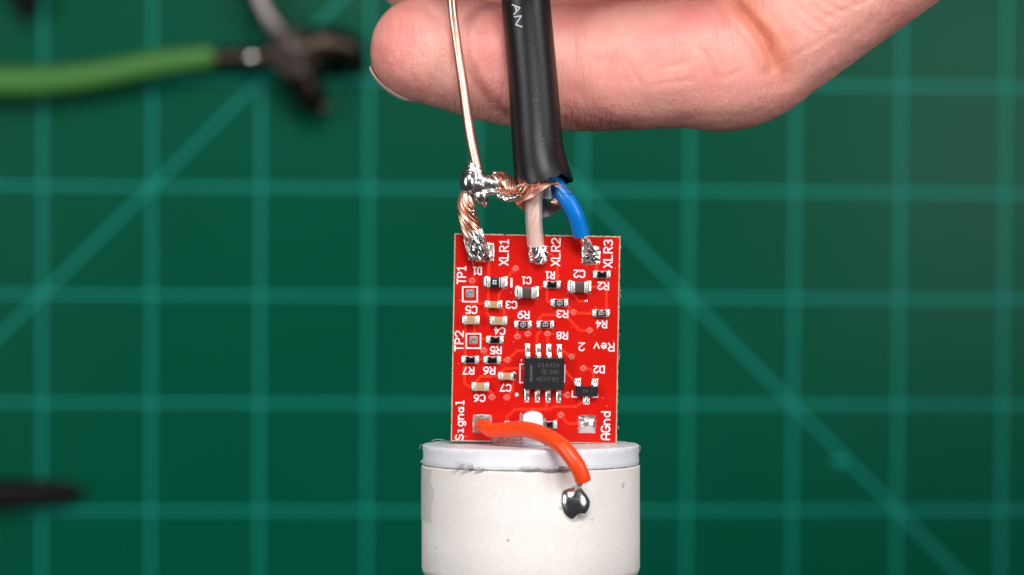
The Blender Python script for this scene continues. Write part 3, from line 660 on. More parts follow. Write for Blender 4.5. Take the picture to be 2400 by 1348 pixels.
# --- soldered pads
def pad_mesh(hw, hh, h, amp, seed, dome=0.0, n=22, rnd=0.18):
    V, Fc = [], []
    for i in range(n + 1):
        for j in range(n + 1):
            u, v_ = j / n * 2 - 1, i / n * 2 - 1
            # rounded square outline
            k = 1.0; m_ = max(abs(u), abs(v_)); l_ = math.hypot(u, v_)
            if m_ > 0: k = 1 - rnd * max(0, (l_ / m_ - 1)) * m_
            e = max(0.0, 1 - m_ ** 8)
            z = 0.004 + h * min(1, e * 3) + dome * (1 - u * u) ** .8 * (1 - v_ * v_) ** .8 + (amp * noise.fractal(Vector((u * 2.3, v_ * 2.3, seed)), 1, 2, 3) * e)
            V.append((u * hw * k, v_ * hh * k, max(z, 0.004)))
    for i in range(n):
        for j in range(n): a = i * (n + 1) + j; Fc.append((a, a + 1, a + n + 2, a + n + 1))
    return V, Fc
for k, (px, py, hw, hh, h, amp, dome, mt) in enumerate(((1136, 591.5, 1.14, 1.18, .05, .11, .10, 'pad'), (1261, 595, 1.14, 1.14, .06, .22, .22, 'pad'), (1385, 598, 1.14, 1.16, .06, .16, .14, 'pad'), (1130.2, 994, 1.16, 1.16, .06, .05, .0, 'padgrey'), (1375.3, 994.6, 1.12, 1.15, .07, .06, .62, 'tin'), (1101.3, 688.5, .5, .51, .05, .02, 0, 'padgrey'), (1109.8, 797.7, .5, .5, .05, .02, 0, 'padgrey'))):
    o = put("solder_pad", mesh("pad", *pad_mesh(hw, hh, h, amp, k * 7.3, dome), mt), cb, B(px, py), BR)

# --- two-terminal parts, built once for each kind and copied
def fillet(sx, L0, L1, wd, h, seed):
    """solder climbing from the pad up the end of a part; runs from L0 (under the end) out to L1"""
    V, Fc = [], []; n, k = 7, 8
    for i in range(n + 1):
        t = i / n; x = L0 + (L1 - L0) * t; top = h * (1 - t) ** 1.7 + 0.03
        for j in range(k + 1):
            s = j / k * 2 - 1; y = s * wd / 2 * (1 - 0.10 * t); z = top * (1 - abs(s) ** 4 * 0.75) + 0.03 * noise.noise(Vector((x * 4, y * 4, seed)))
            V.append((sx * x, y, max(0.01, z)))
    for i in range(n):
        for j in range(k):
            a = i * (k + 1) + j; q = (a, a + 1, a + k + 2, a + k + 1); Fc.append(q if sx < 0 else q[::-1])
    m_ = len(V)
    return V, Fc
class Kind:
    def __init__(s, L, Wd, H, cap, mt, total, padw, bev=0.06, top=None, capgrow=0.0):
        s.body = mesh("body", *bbox(0, 0, 0.06 + H / 2, L - 0.06, Wd, H, bev), mt)
        s.caps = [mesh("end_cap", *bbox(sx * (L / 2 - cap / 2), 0, 0.06 + H / 2, cap, Wd + 0.03 + capgrow, H + 0.03 + capgrow, min(bev + 0.02, 0.1), 3), 'terminal') for sx in (-1, 1)]
        s.fil = [mesh("solder_fillet", *join(fillet(sx, L / 2 - cap * 0.9, total / 2, padw, H * 0.72, sx * 3 + L)), 'tin') for sx in (-1, 1)]
        s.pads = [mesh("pad", *bbox(sx * (total / 2 - 0.33), 0, 0.02, 0.66, padw, 0.04, 0.015, 1), 'pad') for sx in (-1, 1)]
        s.top = mesh("glass", *bbox(0, 0, 0.06 + H + 0.012, L - 2 * cap + 0.02, Wd - 0.06, 0.03, 0.012, 1), top) if top else None
        s.z = 0.06 + H + 0.028
    def place(s, name, px, py, mark=None, rot=0, label=None):
        c = B(px, py, 0.0); o = put(name, s.body, cb, c, BR + math.radians(rot))
        for a in s.caps: put("end_cap", a, o)
        for a in s.fil: put("solder_fillet", a, o)
        for a in s.pads: put("pad", a, o)
        if s.top: put("glass_top", s.top, o)
        if mark: put("marking", mesh("marking", *mark(s.z), 'mark'), o)
        if label: o['label'] = label
        return o
K_R = Kind(1.62, 0.82, 0.42, 0.24, 'ceramic', 2.12, 0.98, 0.04, 'glass_black')
K_C = Kind(1.75, 0.98, 0.80, 0.40, 'tan', 2.05, 1.08, 0.06)
K_CS = Kind(1.55, 0.82, 0.70, 0.36, 'tan', 2.15, 1.0, 0.06, capgrow=0.02)
K_CB = Kind(2.10, 1.32, 1.20, 0.52, 'brown', 2.82, 1.55, 0.07)
K_D = Kind(2.10, 1.22, 0.85, 0.42, 'epoxy', 2.84, 1.45, 0.05)
def code(bar):
    def f(z):
        p = lettering("222", 0, 0, 0.74, 0.40, 0, 0.045, 0.006, z, 0.84)
        return join(p, ribbon([(-0.09, -0.30 * bar), (0.09, -0.30 * bar)], 0.05, 0.006, z))
    return f
def faint(z): return ribbon([(-0.2, 0), (0.2, 0)], 0.03, 0.005, z)
for px, py, mk_ in ((1293.7, 667.4, None), (1410.5, 643.6, None), (1311, 710, code(1)), (1408.5, 734.2, code(-1)), (1225.7, 761, code(1)), (1278, 761, code(-1)), (1160, 796.7, None), (1102, 843.5, None), (1153.5, 844, None), (1202, 996, None), (1285, 995, None)):
    K_R.place("resistor", px, py, mk_)
for px, py in ((1104, 750.5), (1168.5, 752), (1125.8, 906.3)): K_C.place("capacitor", px, py)
for px, py in ((1157, 714), (1188.4, 881.7)): K_CS.place("capacitor", px, py)
for px, py in ((1234.8, 686), (1358, 673)): K_CB.place("capacitor", px, py, label="large dark brown ceramic capacitor")
def dio(z): return join(lettering("12", -0.13, 0, 0.5, 0.52, 180, 0.085, 0.006, z, 0.8), box(0.47, 0, z - 0.3, 0.11, 1.20, 0.62))
K_D.place("diode", 1162, 661.8, dio)

# --- eight-pin chip
ic = B(1274.6, 875.0); ICW, ICH = 4.86, 3.92
def chip_body(w_, h_, z0, z1, zm, bev):
    lay = [(w_ / 2 - bev, h_ / 2 - bev, z0), (w_ / 2, h_ / 2, zm - 0.08), (w_ / 2, h_ / 2, zm + 0.08), (w_ / 2 - bev * 0.6, h_ / 2 - bev * 0.6, z1 - 0.06), (w_ / 2 - bev * 0.6 - 0.06, h_ / 2 - bev * 0.6 - 0.06, z1)]
    V, Fc = [], []
    for a, b, z in lay: V += [(-a, -b, z), (a, -b, z), (a, b, z), (-a, b, z)]
    for i in range(len(lay) - 1):
        for j in range(4): Fc.append((i * 4 + j, i * 4 + (j + 1) % 4, i * 4 + 4 + (j + 1) % 4, i * 4 + 4 + j))
    Fc += [(3, 2, 1, 0), tuple(len(V) - 4 + j for j in range(4))]; return V, Fc
chip = put("chip", mesh("chip_body", *chip_body(ICW, ICH, 0.12, 1.48, 0.75, 0.20), 'epoxy', False), cb, ic, BR)
chip['label'] = "black eight-pin chip with grey laser marking"
def strap(path, wd, th):
    """bent flat lead along y-z points"""
    p = np.array(path, float); n = len(p); T = np.gradient(p, axis=0); T /= np.linalg.norm(T, axis=1)[:, None]
    V, Fc = [], []
    for i in range(n):
        nn = np.array([-T[i][1], T[i][0]]) * th / 2
        for s in (-1, 1):
            for q in (p[i] + nn, p[i] - nn): V.append((s * wd / 2, q[0], q[1]))
    for i in range(n - 1):
        a, b = i * 4, i * 4 + 4
        Fc += [(a, b, b + 2, a + 2), (a + 1, a + 3, b + 3, b + 1), (a, a + 1, b + 1, b), (a + 2, b + 2, b + 3, a + 3)]
    Fc += [(0, 2, 3, 1), (n * 4 - 4, n * 4 - 3, n * 4 - 1, n * 4 - 2)]; return V, Fc
gull = spline([(1.80, 0.80), (2.12, 0.79), (2.22, 0.66), (2.30, 0.25), (2.42, 0.13), (2.86, 0.12)], 20)
gull = [(a, b) for a, b in gull]
me_pin = mesh("pin", *strap(gull, 0.42, 0.16), 'pin'); sharp(me_pin)
def pin_pad(): 
    V, Fc = pad_mesh(0.31, 0.80, 0.05, 0.07, 2.2, 0.09, 12, 0.1); return V, Fc
me_ppad = mesh("pin_pad", *pin_pad(), 'tin')
for sy in (1, -1):
    for k in range(4):
        x = (k - 1.5) * 1.27
        o = put("pin", me_pin, chip); o.location = (x * S, 0, 0); o.rotation_euler = (0, 0, 0 if sy > 0 else math.pi)
        o = put("pin_pad", me_ppad, chip); o.location = ((x + (-0.10)) * S, sy * 2.72 * S, 0)
zt = 1.481
put("index_bar", mesh("index_bar", *ribbon([(-1.52, -0.98), (-1.52, 1.02)], 0.28, 0.006, zt, False), 'laser'), chip)
ICS = 1 / PXMM
def icxy(zx, zy):    # zoom picture (1180,780 at 7.488x) to chip-local mm
    px, py = 1180 + zx / 7.488, 780 + zy / 7.488; q = B(px, py, 1.48) - ic
    cs, sn = math.cos(-BR), math.sin(-BR); return q.x * cs - q.y * sn, q.x * sn + q.y * cs
def ictext(s, zx0, zy0, zx1, zy1, pitch=0.9):
    a = icxy(zx0, zy0); b_ = icxy(zx1, zy1)
    return lettering(s, (a[0] + b_[0]) / 2, (a[1] + b_[1]) / 2, abs(b_[0] - a[0]), abs(a[1] - b_[1]), 0, 0.075, 0.005, zt, pitch)
for s_, bx_ in (("01642V", (605, 530, 980, 612)), ("25K", (805, 652, 975, 730)), ("VENT", (578, 772, 825, 858)), ("G4", (848, 780, 968, 832))):
    put("marking", mesh("marking", *ictext(s_, *bx_), 'laser'), chip)
a, b_ = icxy(855, 852), icxy(968, 853); put("marking", mesh("marking", *ribbon([a, b_], 0.06, 0.005, zt), 'laser'), chip)
lg = [[(665, 672), (690, 668), (690, 640), (712, 632), (716, 668), (765, 672), (768, 690), (745, 712), (735, 738), (715, 722), (700, 706), (682, 704), (665, 672)], [(728, 655), (722, 712)], [(742, 660), (738, 690), (758, 690)], [(690, 682), (712, 684), (704, 704)]]
put("emblem", mesh("emblem", *join(*[ribbon([icxy(*p) for p in q], 0.05, 0.004 + 0.001 * i, zt) for i, q in enumerate(lg)]), 'laser'), chip)

# --- three-leg part
so = B(1374.6, 916.5); sot = put("transistor", mesh("sot_body", *chip_body(2.68, 1.22, 0.08, 1.0, 0.55, 0.10), 'epoxy', False), cb, so, BR)
g2 = [(a, b) for a, b in spline([(0.5, 0.5), (0.72, 0.49), (0.80, 0.38), (0.86, 0.16), (0.95, 0.10), (1.22, 0.09)], 16)]
me_leg = mesh("lead", *strap(g2, 0.40, 0.12), 'pin'); sharp(me_leg); me_lp = mesh("lead_pad", *pad_mesh(0.43, 0.50, 0.05, 0.12, 5.1, 0.14, 12, 0.1), 'tin')
for x, rz in ((-0.98, 0), (0.98, 0), (0.0, math.pi)):
    o = put("lead", me_leg, sot); o.location = (x * S, 0, 0); o.rotation_euler = (0, 0, rz)
    o = put("lead_pad", me_lp, sot); o.location = ((x - 0.1 * (x < 0)) * S, (1.06 if rz == 0 else -1.12) * S, 0)
put("marking", mesh("marking", *join(lettering("44", -0.18, 0.02, 0.72, 0.5, 180, 0.06, 0.005, 1.001), lettering("~", 0.62, 0, 0.3, 0.14, 180, 0.05, 0.005, 1.001)), 'laser'), sot)
# stray fibres on the sawn edge and flux threads
fz = []
for i in range(16):
    y = rng.uniform(560, 1000); x0 = 1453.5 - (y - 553) * 0.0148
    L_ = rng.uniform(1, 4); fz.append(tube(spline([P(x0 - 1, y, -.3), P(x0 + L_ * .5, y + rng.uniform(-4, 4), -.2), P(x0 + L_, y + rng.uniform(-8, 8), 0)], 6), 0.018, 5))
for i in range(16):
    a = rng.uniform(0, 6.28); r0, r1 = 1.1, rng.uniform(1.25, 1.5); c = P(1375.3, 994.6)
    fz.append(tube([(c.x + r0 * math.cos(a), c.y + r0 * math.sin(a), .08), (c.x + (r0 + r1) / 2 * math.cos(a + .04), c.y + (r0 + r1) / 2 * math.sin(a + .04), .16), (c.x + r1 * math.cos(a + .1), c.y + r1 * math.sin(a + .1), .1)], 0.004, 4))
mk("loose_fibres", join(*fz), 'fibre', cb, kind='stuff')
dust = []
for i in range(70):
    x, y = rng.uniform(1070, 1445), rng.uniform(560, 1025); c = P(x, y); r = rng.uniform(.015, .04); dust.append(ellipsoid((c.x, c.y, .03), (r * rng.uniform(1, 2), r, .02), 6, 4))
mk("dust_specks", join(*dust), 'silk', cb, kind='stuff')

# ================================================================ orange wire
ow = root("orange_wire", P(1131, 998, 0.2), "orange insulated wire arching from the board pad to the capsule sleeve", "wire")
OP = [(1131, 1001, 0.2), (1129, 998, 1.6), (1138, 1000, 3.0), (1154, 1009, 4.0), (1184, 1007.5, 5.6), (1225, 1006, 8.2), (1270, 1017.5, 11.2), (1314, 1043, 13.6), (1347, 1082, 14.6), (1361, 1109, 14.5), (1366.5, 1126, 14.2)]
C = spline([P(*p) for p in OP], 70); rr = np.interp(np.linspace(0, 1, 70), [0, .1, .25, .6, 1], [.80, .84, .90, .97, .94])
mk("insulation", tube(C, rr, 24), 'orange', ow)
ss = []
for k in range(7):
    a = k * 0.9; o_ = Vector((0.24 * math.cos(a), 0.1 * math.sin(a), 0.24 * math.sin(a)))
    ss.append(tube(spline([P(1363, 1122, 14.2) + o_, P(1358, 1136, 13.9) + o_, P(1352, 1148, 13.2) + o_ * .9, P(1346, 1162, 12.6) + o_ * .5], 12), 0.1, 7))
mk("bare_strands", join(*ss), 'silverstrand', ow, kind='stuff')

# ================================================================ audio cable
ac = root("audio_cable", P(1272, 436, 2.0), "black cable with blue and clear cores and copper shield fanned at its end", "cable")
CP = [(1278, 437, 2.3, 3.42), (1272.5, 415, 2.2, 3.36), (1266, 385, 1.9, 3.22), (1261, 350, 1.6, 3.08), (1256, 290, 1.1, 3.0), (1250, 200, 0.5, 2.96), (1241, 100, 0.0, 2.94), (1232, 0, -0.2, 2.92), (1222, -120, 0.2, 2.92), (1210, -300, 1.5, 2.92), (1195, -520, 4, 2.92), (1180, -800, 9, 2.92)]
PC = spline([list(P(a, b, h)) + [r] for a, b, h, r in CP], 120); C = PC[:, :3]; R_ = PC[:, 3]
T, N, Bn = frames(C); seg = 64; V, Fc = [], []
def end_shift(a_vec):
    # a_vec: unit vector from the axis; the front edge is cut back, with a small tear at the right
    fr, rt = a_vec[2], a_vec[0]
    tear = 0.45 * math.exp(-((math.atan2(rt, fr) - 0.75) / 0.22) ** 2)
    return 0.50 * max(fr, -0.3) + tear + 0.04 * math.sin(9 * math.atan2(rt, fr))
rows = list(range(len(C)))
for i in rows:
    for j in range(seg):
        a = 2 * math.pi * j / seg; d_ = N[i] * math.cos(a) + Bn[i] * math.sin(a)
        k = max(0.0, 1 - i / 10); p_ = C[i] + d_ * R_[i] + T[i] * end_shift(d_) * k
        V.append(p_)
for i in range(len(C) - 1):
    for j in range(seg): Fc.append((i * seg + j, i * seg + (j + 1) % seg, (i + 1) * seg + (j + 1) % seg, (i + 1) * seg + j))
# inner wall of the jacket
k0 = len(V); NI = 14
for i in range(NI):
    for j in range(seg):
        a = 2 * math.pi * j / seg; d_ = N[i] * math.cos(a) + Bn[i] * math.sin(a); k = max(0.0, 1 - i / 10)
        V.append(C[i] + d_ * (R_[i] - (0.50 if i else 0.42)) + T[i] * end_shift(d_) * k)
for i in range(NI - 1):
    for j in range(seg): Fc.append((k0 + (i + 1) * seg + j, k0 + (i + 1) * seg + (j + 1) % seg, k0 + i * seg + (j + 1) % seg, k0 + i * seg + j))
for j in range(seg): Fc.append((k0 + j, k0 + (j + 1) % seg, (j + 1) % seg, j))
Fc.append(tuple(k0 + (NI - 1) * seg + j for j in range(seg)))
bmx = bmesh.new(); vx = [bmx.verts.new(v) for v in V]
for f in Fc: bmx.faces.new([vx[i] for i in f])
bmesh.ops.recalc_face_normals(bmx, faces=bmx.faces); bmx.verts.index_update()
jk = [tuple(v.co) for v in bmx.verts], [tuple(v.index for v in f.verts) for f in bmx.faces]; bmx.free()
mk("jacket", jk, 'jacket', ac)
# printed letters wrapped on the jacket, reading down the cable
def on_cable(px, py):
    q = P(px, py, 1.5)
    i = int(np.argmin(np.abs(C[:, 1] - q.y))); ctr, r = C[i], R_[i]
    for _ in range(4):
        dx = max(-0.98, min(0.98, (q.x - ctr[0]) / r)); z = ctr[2] + r * math.sqrt(1 - dx * dx); q = P(px, py, z); i = int(np.argmin(np.abs(C[:, 1] - q.y))); ctr, r = C[i], R_[i]
    return Vector((q.x, q.y, z))
def dense(pts, n=10):
    out = []
    for a, b in zip(pts[:-1], pts[1:]): out += [(a[0] + (b[0] - a[0]) * t / n, a[1] + (b[1] - a[1]) * t / n) for t in range(n)]
    return out + [pts[-1]]
for strokes in ([[(1200.5, 11.5), (1219, 18.5), (1204, 34.5)], [(1207.5, 14.5), (1211, 27)]], [[(1205, 40), (1222, 37.5), (1208.5, 58), (1224.5, 63.5)]]):
    mk("printed_letter", join(*[tube([on_cable(*p) for p in dense(st)], 0.09, 6) for st in strokes]), 'jacketink', ac)
# cores
def core(name, pts, r, mt, n=40, seg=22, cap='flat'): return mk(name, tube(spline([P(*p) for p in pts], n), r, seg, cap), mt, ac)
core("blue_core", [(1290, 405, 2.2), (1300, 428, 2.3), (1312, 446, 2.6), (1329, 468, 2.9), (1347, 500, 2.7), (1357, 528, 2.2), (1363, 551, 1.8)], 1.0, 'blue')
core("clear_core", [(1258, 405, 2.4), (1256, 430, 2.6), (1251, 470, 2.8), (1251, 510, 2.5), (1253, 545, 1.9), (1255.5, 574, 1.4)], 1.02, 'clear')
core("filler", [(1284, 410, 2.4), (1283.5, 440, 2.6), (1283, 466, 2.6)], 0.62, 'milky')
core("filler", [(1266, 440, 0.2), (1272, 475, 0.2), (1279, 510, 0.4)], [0.55] * 20 + [0.62] * 20, 'milky')
def bundle(path, rad, nst, r, turns, n=60, jit=0.0, layers=1):
    C = spline([list(P(*p)) for p in path], n); T, N, Bn = frames(C); out = []
    rad = np.interp(np.linspace(0, 1, n), np.linspace(0, 1, len(rad)), rad)
    for l in range(layers):
        ns = max(3, int(nst * (1 - 0.5 * l)))
        for k in range(ns):
            a0 = 2 * math.pi * (k + rng.uniform(-.25, .25)) / ns + l; rj = 1 + rng.uniform(-jit, jit)
            a = a0 + 2 * math.pi * turns * np.linspace(0, 1, n) + 0.25 * np.sin(np.linspace(0, 5, n) + k)
            q = rad * rj * (1 - 0.45 * l)
            out.append(tube(C + N * (np.cos(a) * q)[:, None] + Bn * (np.sin(a) * q)[:, None], r, 6))
    return join(*out)
mk("clear_core_strands", bundle([(1258, 400, 2.4), (1256, 430, 2.6), (1251, 470, 2.8), (1251, 510, 2.5), (1253, 545, 1.9), (1256, 575, 1.3)], [.56], 13, .16, 1.3, 50, layers=2), 'palecopper', ac, kind='stuff')
mk("clear_core_end", bundle([(1255, 570, 1.35), (1258, 585, 1.1), (1262, 600, .8), (1266, 614, .5)], [.42, .50, .58, .55], 11, .17, 0.35, 24, .15, 2), 'tinned', ac, kind='stuff')
mk("blue_core_strands", bundle([(1362, 546, 1.75), (1367, 556, 1.62), (1373, 567, 1.35)], [.35, .37, .39], 9, .155, 0.15, 14, .1, 2), 'copper', ac, kind='stuff')
mk("blue_core_end", bundle([(1363, 548, 1.75), (1370, 561, 1.5), (1378, 578, 1.0), (1388, 592, .45)], [.34, .36, .38, .30], 9, .15, 0.3, 24, .1, 2), 'tinned', ac, kind='stuff')
co, Fc = melt([ellipsoid(P(1263, 604, .75), (.62, .85, .62)), ellipsoid(P(1270, 596, .2), (.75, .85, .42)), ellipsoid(P(1251, 603, .2), (.6, .7, .4)), ellipsoid(P(1267, 614, .4), (.45, .4, .4))], 0.09, 3, .5, .16, 1.7, 4); mk("solder", (co, Fc), 'wetted', ac)
co, Fc = melt([ellipsoid(P(1389, 595, .3), (.45, .5, .4)), ellipsoid(P(1386, 604, .15), (.8, .6, .36)), ellipsoid(P(1382, 586, .9), (.34, .6, .34))], 0.09, 3, .5, .12, 1.9, 5); mk("solder", (co, Fc), 'wetted', ac)
# shield: strands leaving the jacket, swept to the left and gathered
sh = []
for k in range(19):     # front sheet
    t = k / 18; x0 = 1222 + 86 * t
    st = P(x0, 419 + 8 * t + rng.uniform(-1, 1), 4.2 + 0.5 * math.sin(math.pi * t))
    m1 = P(1216 + 58 * t + rng.uniform(-2, 2), 434 + 4 * t + rng.uniform(-2, 2), 4.9 + .3 * rng.random()); m2 = P(1207 + 34 * t + rng.uniform(-1, 1), 446 + 15 * t + rng.uniform(-1, 1), 4.6 + rng.uniform(-.3, .3))
    e = P(1194 + 18 * t, 450 + 27 * t + rng.uniform(-2, 2), 3.2 + rng.uniform(-.4, .4))
    sh.append(tube(spline([st, m1, m2, e], 26), 0.105, 6))
for k in range(16):     # sheet that hangs behind the clear core
    t = k / 15; u = rng.uniform(-1.2, 1.2)
    st = P(1330 - 26 * t, 442 + 6 * t, 0.6 - 1.2 * t); m1 = P(1308 - 14 * t, 492 - 18 * t + u, 0.2); m2 = P(1258, 502 - 28 * t + u, 0.4 + .4 * t); m3 = P(1226, 490 - 18 * t + u, 1.4)
    e = P(1201 + 4 * t, 467 - 8 * t, 2.6)
    sh.append(tube(spline([st, m1, m2, m3, e], 34), 0.10, 6))
for k in range(7):      # a few bent across the front of the clear core
    t = k / 6; sh.append(tube(spline([P(1296 + 14 * t, 425 + 4 * t, 4.4), P(1276 + 10 * t, 434 + 2 * t, 5.1), P(1249 + 6 * t, 449 + 9 * t, 5.2), P(1226, 462 + 8 * t, 4.6), P(1206 + 4 * t, 466 + 10 * t, 3.6)], 26), 0.115, 6))
# loose ends at the right of the mouth
for pts in ([(1292, 424, 4.6), (1301, 434, 5.0), (1309, 438.5, 5.2)], [(1302, 428, 4.8), (1318, 437, 4.9), (1336, 445, 4.3), (1343, 452, 3.4), (1340, 460, 2.6)], [(1258, 430, 4.9), (1262, 427, 5.3), (1265, 424, 5.2)]):
    sh.append(tube(spline([P(*p) for p in pts], 20), 0.09, 6))
mk("shield_strands", join(*sh), 'copper', ac, kind='stuff')
mk("shield_twist", bundle([(1216, 447, 3.2), (1204, 440, 2.8), (1192, 431, 2.2), (1178, 424, 1.7), (1160, 424, 1.5), (1145, 430, 1.4)], [.6, .8, .95, .95, .85, .7], 20, .11, 0.85, 40, .05, 2), 'copper', ac, kind='stuff')
mk("shield_twist", bundle([(1214, 462, 3.2), (1196, 456, 2.8), (1178, 452, 2.5), (1160, 448, 2.2)], [.5, .42, .4, .4], 10, .11, 0.5, 30, .1, 2), 'copper', ac, kind='stuff')
co, Fc = melt([tube(spline([P(*p) for p in ((1164, 452, 2.8), (1174, 461, 3.2), (1190, 466, 3.6), (1204, 464, 3.9), (1217, 457, 4.2))], 24), np.interp(np.linspace(0, 1, 24), [0, .5, 1], [.3, .42, .3]), 12, 'round')], .08, 3, .5, .10, 2.2, 8)
mk("tinned_tail", (co, Fc), 'joint', ac)
# pigtail down to the first pad
PG = [(1102, 446, 1.6), (1094, 462, 1.6), (1092, 486, 1.7), (1098, 512, 1.7), (1106, 540, 1.5), (1113, 565, 1.2), (1121, 592, 0.9)]
mk("pigtail_strands", bundle(PG[:6], [.70, .86, .98, 1.0, 1.02, 1.05], 18, .165, -0.62, 60, .03), 'copper', ac, kind='stuff')
mk("pigtail_core", tube(spline([P(*p) for p in PG], 40), np.interp(np.linspace(0, 1, 40), [0, .3, 1], [.6, .85, .95]), 14, 'round'), 'copper', ac)
mk("pigtail_tinned", bundle([(1107, 538, 1.5), (1111, 558, 1.3), (1116, 576, 1.1), (1124, 602, 0.75)], [1.00, 1.08, 1.16, 1.18], 22, .17, -0.17, 30, .05, 2), 'tinned', ac, kind='stuff')
co, Fc = melt([ellipsoid(P(1118, 580, 1.5), (1.02, 1.3, .95)), ellipsoid(P(1124, 597, 1.1), (1.1, .8, .85)), ellipsoid(P(1114, 562, 1.8), (.7, 1.0, .75)), ellipsoid(P(1140, 600, .2), (.8, .7, .3)), ellipsoid(P(1100, 476, 2.1), (.45, .9, .45)), ellipsoid(P(1108, 500, 2.2), (.3, .7, .35))], .1, 3, .5, .14, 2.0, 12); mk("pigtail_solder", (co, Fc), 'wetted', ac)
wh = [tube(spline([P(*p) for p in pts], 10), .085, 6, 'round') for pts in ([(1098, 588, 1.0), (1104, 606, .7), (1109, 620, .4)], [(1101, 590, 1.1), (1108, 603, .9), (1117, 612, .6)], [(1139, 580, .9), (1143, 588, .8), (1146, 590, .7)])]
mk("stray_strands", join(*wh), 'tinned', ac, kind='stuff')

# ================================================================ bare copper wire with its solder joint
cw = root("copper_wire", P(1119, 412, 1.6), "thick bare copper wire soldered to the shield left of the black cable", "wire")
C = spline([P(*p) for p in ((1026, -700, 8), (1036, -450, 3), (1047, -200, 0.2), (1058.5, 0, -1.2), (1069, 90, -1.3), (1082.5, 180, -0.6), (1099, 297, 0.7), (1110, 355, 1.4), (1120, 402, 1.9), (1126, 432, 2.0))], 110)
mk("wire", tube(C, np.interp(np.linspace(0, 1, 110), [0, .6, .9, 1], [.57, .57, .66, .68]), 24, 'round'), 'copperwire', cw)
co, Fc = melt([ellipsoid(P(1100, 425, 2.0), (1.15, 1.75, 1.2)), ellipsoid(P(1106, 400, 1.9), (.85, 1.3, .8)), ellipsoid(P(1122, 428, 2.1), (1.1, 1.5, .9)), ellipsoid(P(1143, 429, 1.9), (1.3, 1.0, .95)), ellipsoid(P(1160, 432, 1.8), (1.0, .95, .85)), ellipsoid(P(1127, 455, 1.9), (.9, 1.3, .85)), ellipsoid(P(1134, 472, 1.5), (.62, .8, .6)), ellipsoid(P(1103, 450, 1.8), (.75, 1.0, .8)), ellipsoid(P(1160, 409, 1.3), (.5, .45, .5)), ellipsoid(P(1152, 451, 2.2), (1.0, .4, .5)), ellipsoid(P(1120, 408, 2.0), (.8, 1.0, .78))], .1, 6, .5, .07, 1.6, 21)
mk("solder_joint", (co, Fc), 'joint', cw)
V, Fc = ellipsoid(P(1099, 427, 2.5), (.92, 1.35, .85), 24, 16); mk("solder_bead", (V, Fc), 'ball', cw)

# ================================================================ hand
hd = root("hand", P(2700, -800, -12), "hand with bent forefinger behind the cable and copper wire", "hand")
def finger(secs, n=60, elong=1.08, seg=36, flat=1.0):
    A = spline([list(P(x, y, h)) + [rw, rd] for x, y, h, rw, rd in secs], n); C = A[:, :3]; T = np.gradient(C, axis=0); T /= np.linalg.norm(T, axis=1)[:, None]
    a = np.linspace(math.radians(86), 0, 10)[:-1]
    pre = [np.r_[C[0] - T[0] * A[0, 3] * elong * math.sin(t), A[0, 3:] * math.cos(t) ** 0.92] for t in a]; A = np.vstack([pre, A]); C = A[:, :3]
    T = np.gradient(C, axis=0); T /= np.linalg.norm(T, axis=1)[:, None]; V, Fc = [], []
    for i in range(len(C)):
        side = np.cross(T[i], np.array([0, 0, 1.0])); side /= np.linalg.norm(side); up = np.cross(side, T[i])
        for j in range(seg):
            t = 2 * math.pi * j / seg; V.append(C[i] + side * math.cos(t) * A[i, 3] + up * math.sin(t) * A[i, 4])
    for i in range(len(C) - 1):
        for j in range(seg): Fc.append((i * seg + j, (i + 1) * seg + j, (i + 1) * seg + (j + 1) % seg, i * seg + (j + 1) % seg))
    Fc.append(tuple(range(seg))); Fc.append(tuple((len(C) - 1) * seg + j for j in range(seg))[::-1]); return V, Fc
HB = -9.0
index = finger([(1003, 118, HB, 6.55, 6.6), (1100, 134, HB, 7.15, 7.1), (1200, 151, HB, 7.6, 7.3), (1330, 158, HB - .2, 7.85, 7.2), (1420, 156, HB - .4, 7.95, 7.3), (1500, 152, HB - .5, 8.0, 7.7), (1600, 146, HB - .5, 8.1, 7.9), (1690, 148, HB - .3, 8.45, 8.0), (1745, 125, HB - .2, 8.9, 7.9), (1795, 80, HB - .4, 9.2, 7.9), (1865, 30, HB - 1, 9.2, 8.2), (1950, -33, HB - 1.6, 9.25, 8.6), (2082, -133, HB - 2.4, 9.5, 9), (2240, -260, HB - 3, 10, 9.6), (2420, -420, HB - 3, 11, 10)], 110)
middle = finger([(1018, -72, -24, 6.9, 6.6), (1150, -60, -25, 7.6, 7.2), (1400, -40, -26, 8.2, 7.6), (1650, -30, -26, 8.6, 8), (1800, -60, -25, 9, 8.4), (1950, -190, -23, 9.3, 9), (2180, -370, -20, 10, 9.6), (2450, -560, -16, 11, 10)], 80)
ringf = finger([(1130, -300, -25, 6.7, 6.4), (1300, -290, -26.5, 7.3, 7), (1560, -285, -28, 8, 7.4), (1800, -300, -28, 8.6, 8), (1980, -420, -25, 9, 8.6), (2200, -560, -21, 9.6, 9.2), (2500, -720, -16, 10, 10)], 70)
pinky = finger([(1420, -505, -24, 5.8, 5.5), (1560, -500, -26, 6.3, 6), (1760, -495, -28, 7, 6.6), (1920, -520, -28, 7.4, 7), (2060, -610, -25, 8, 7.6), (2300, -740, -20, 8.8, 8.6), (2560, -880, -15, 9, 9)], 60)
thumb = finger([(1215, -432, 11.5, 8.6, 7.2), (1330, -438, 12.5, 9.3, 7.8), (1560, -452, 13, 9.6, 8.6), (1800, -500, 11, 10.2, 9.4), (2050, -560, 6, 11.5, 10.6), (2320, -720, 0, 13, 12), (2560, -880, -6, 14, 13)], 80)
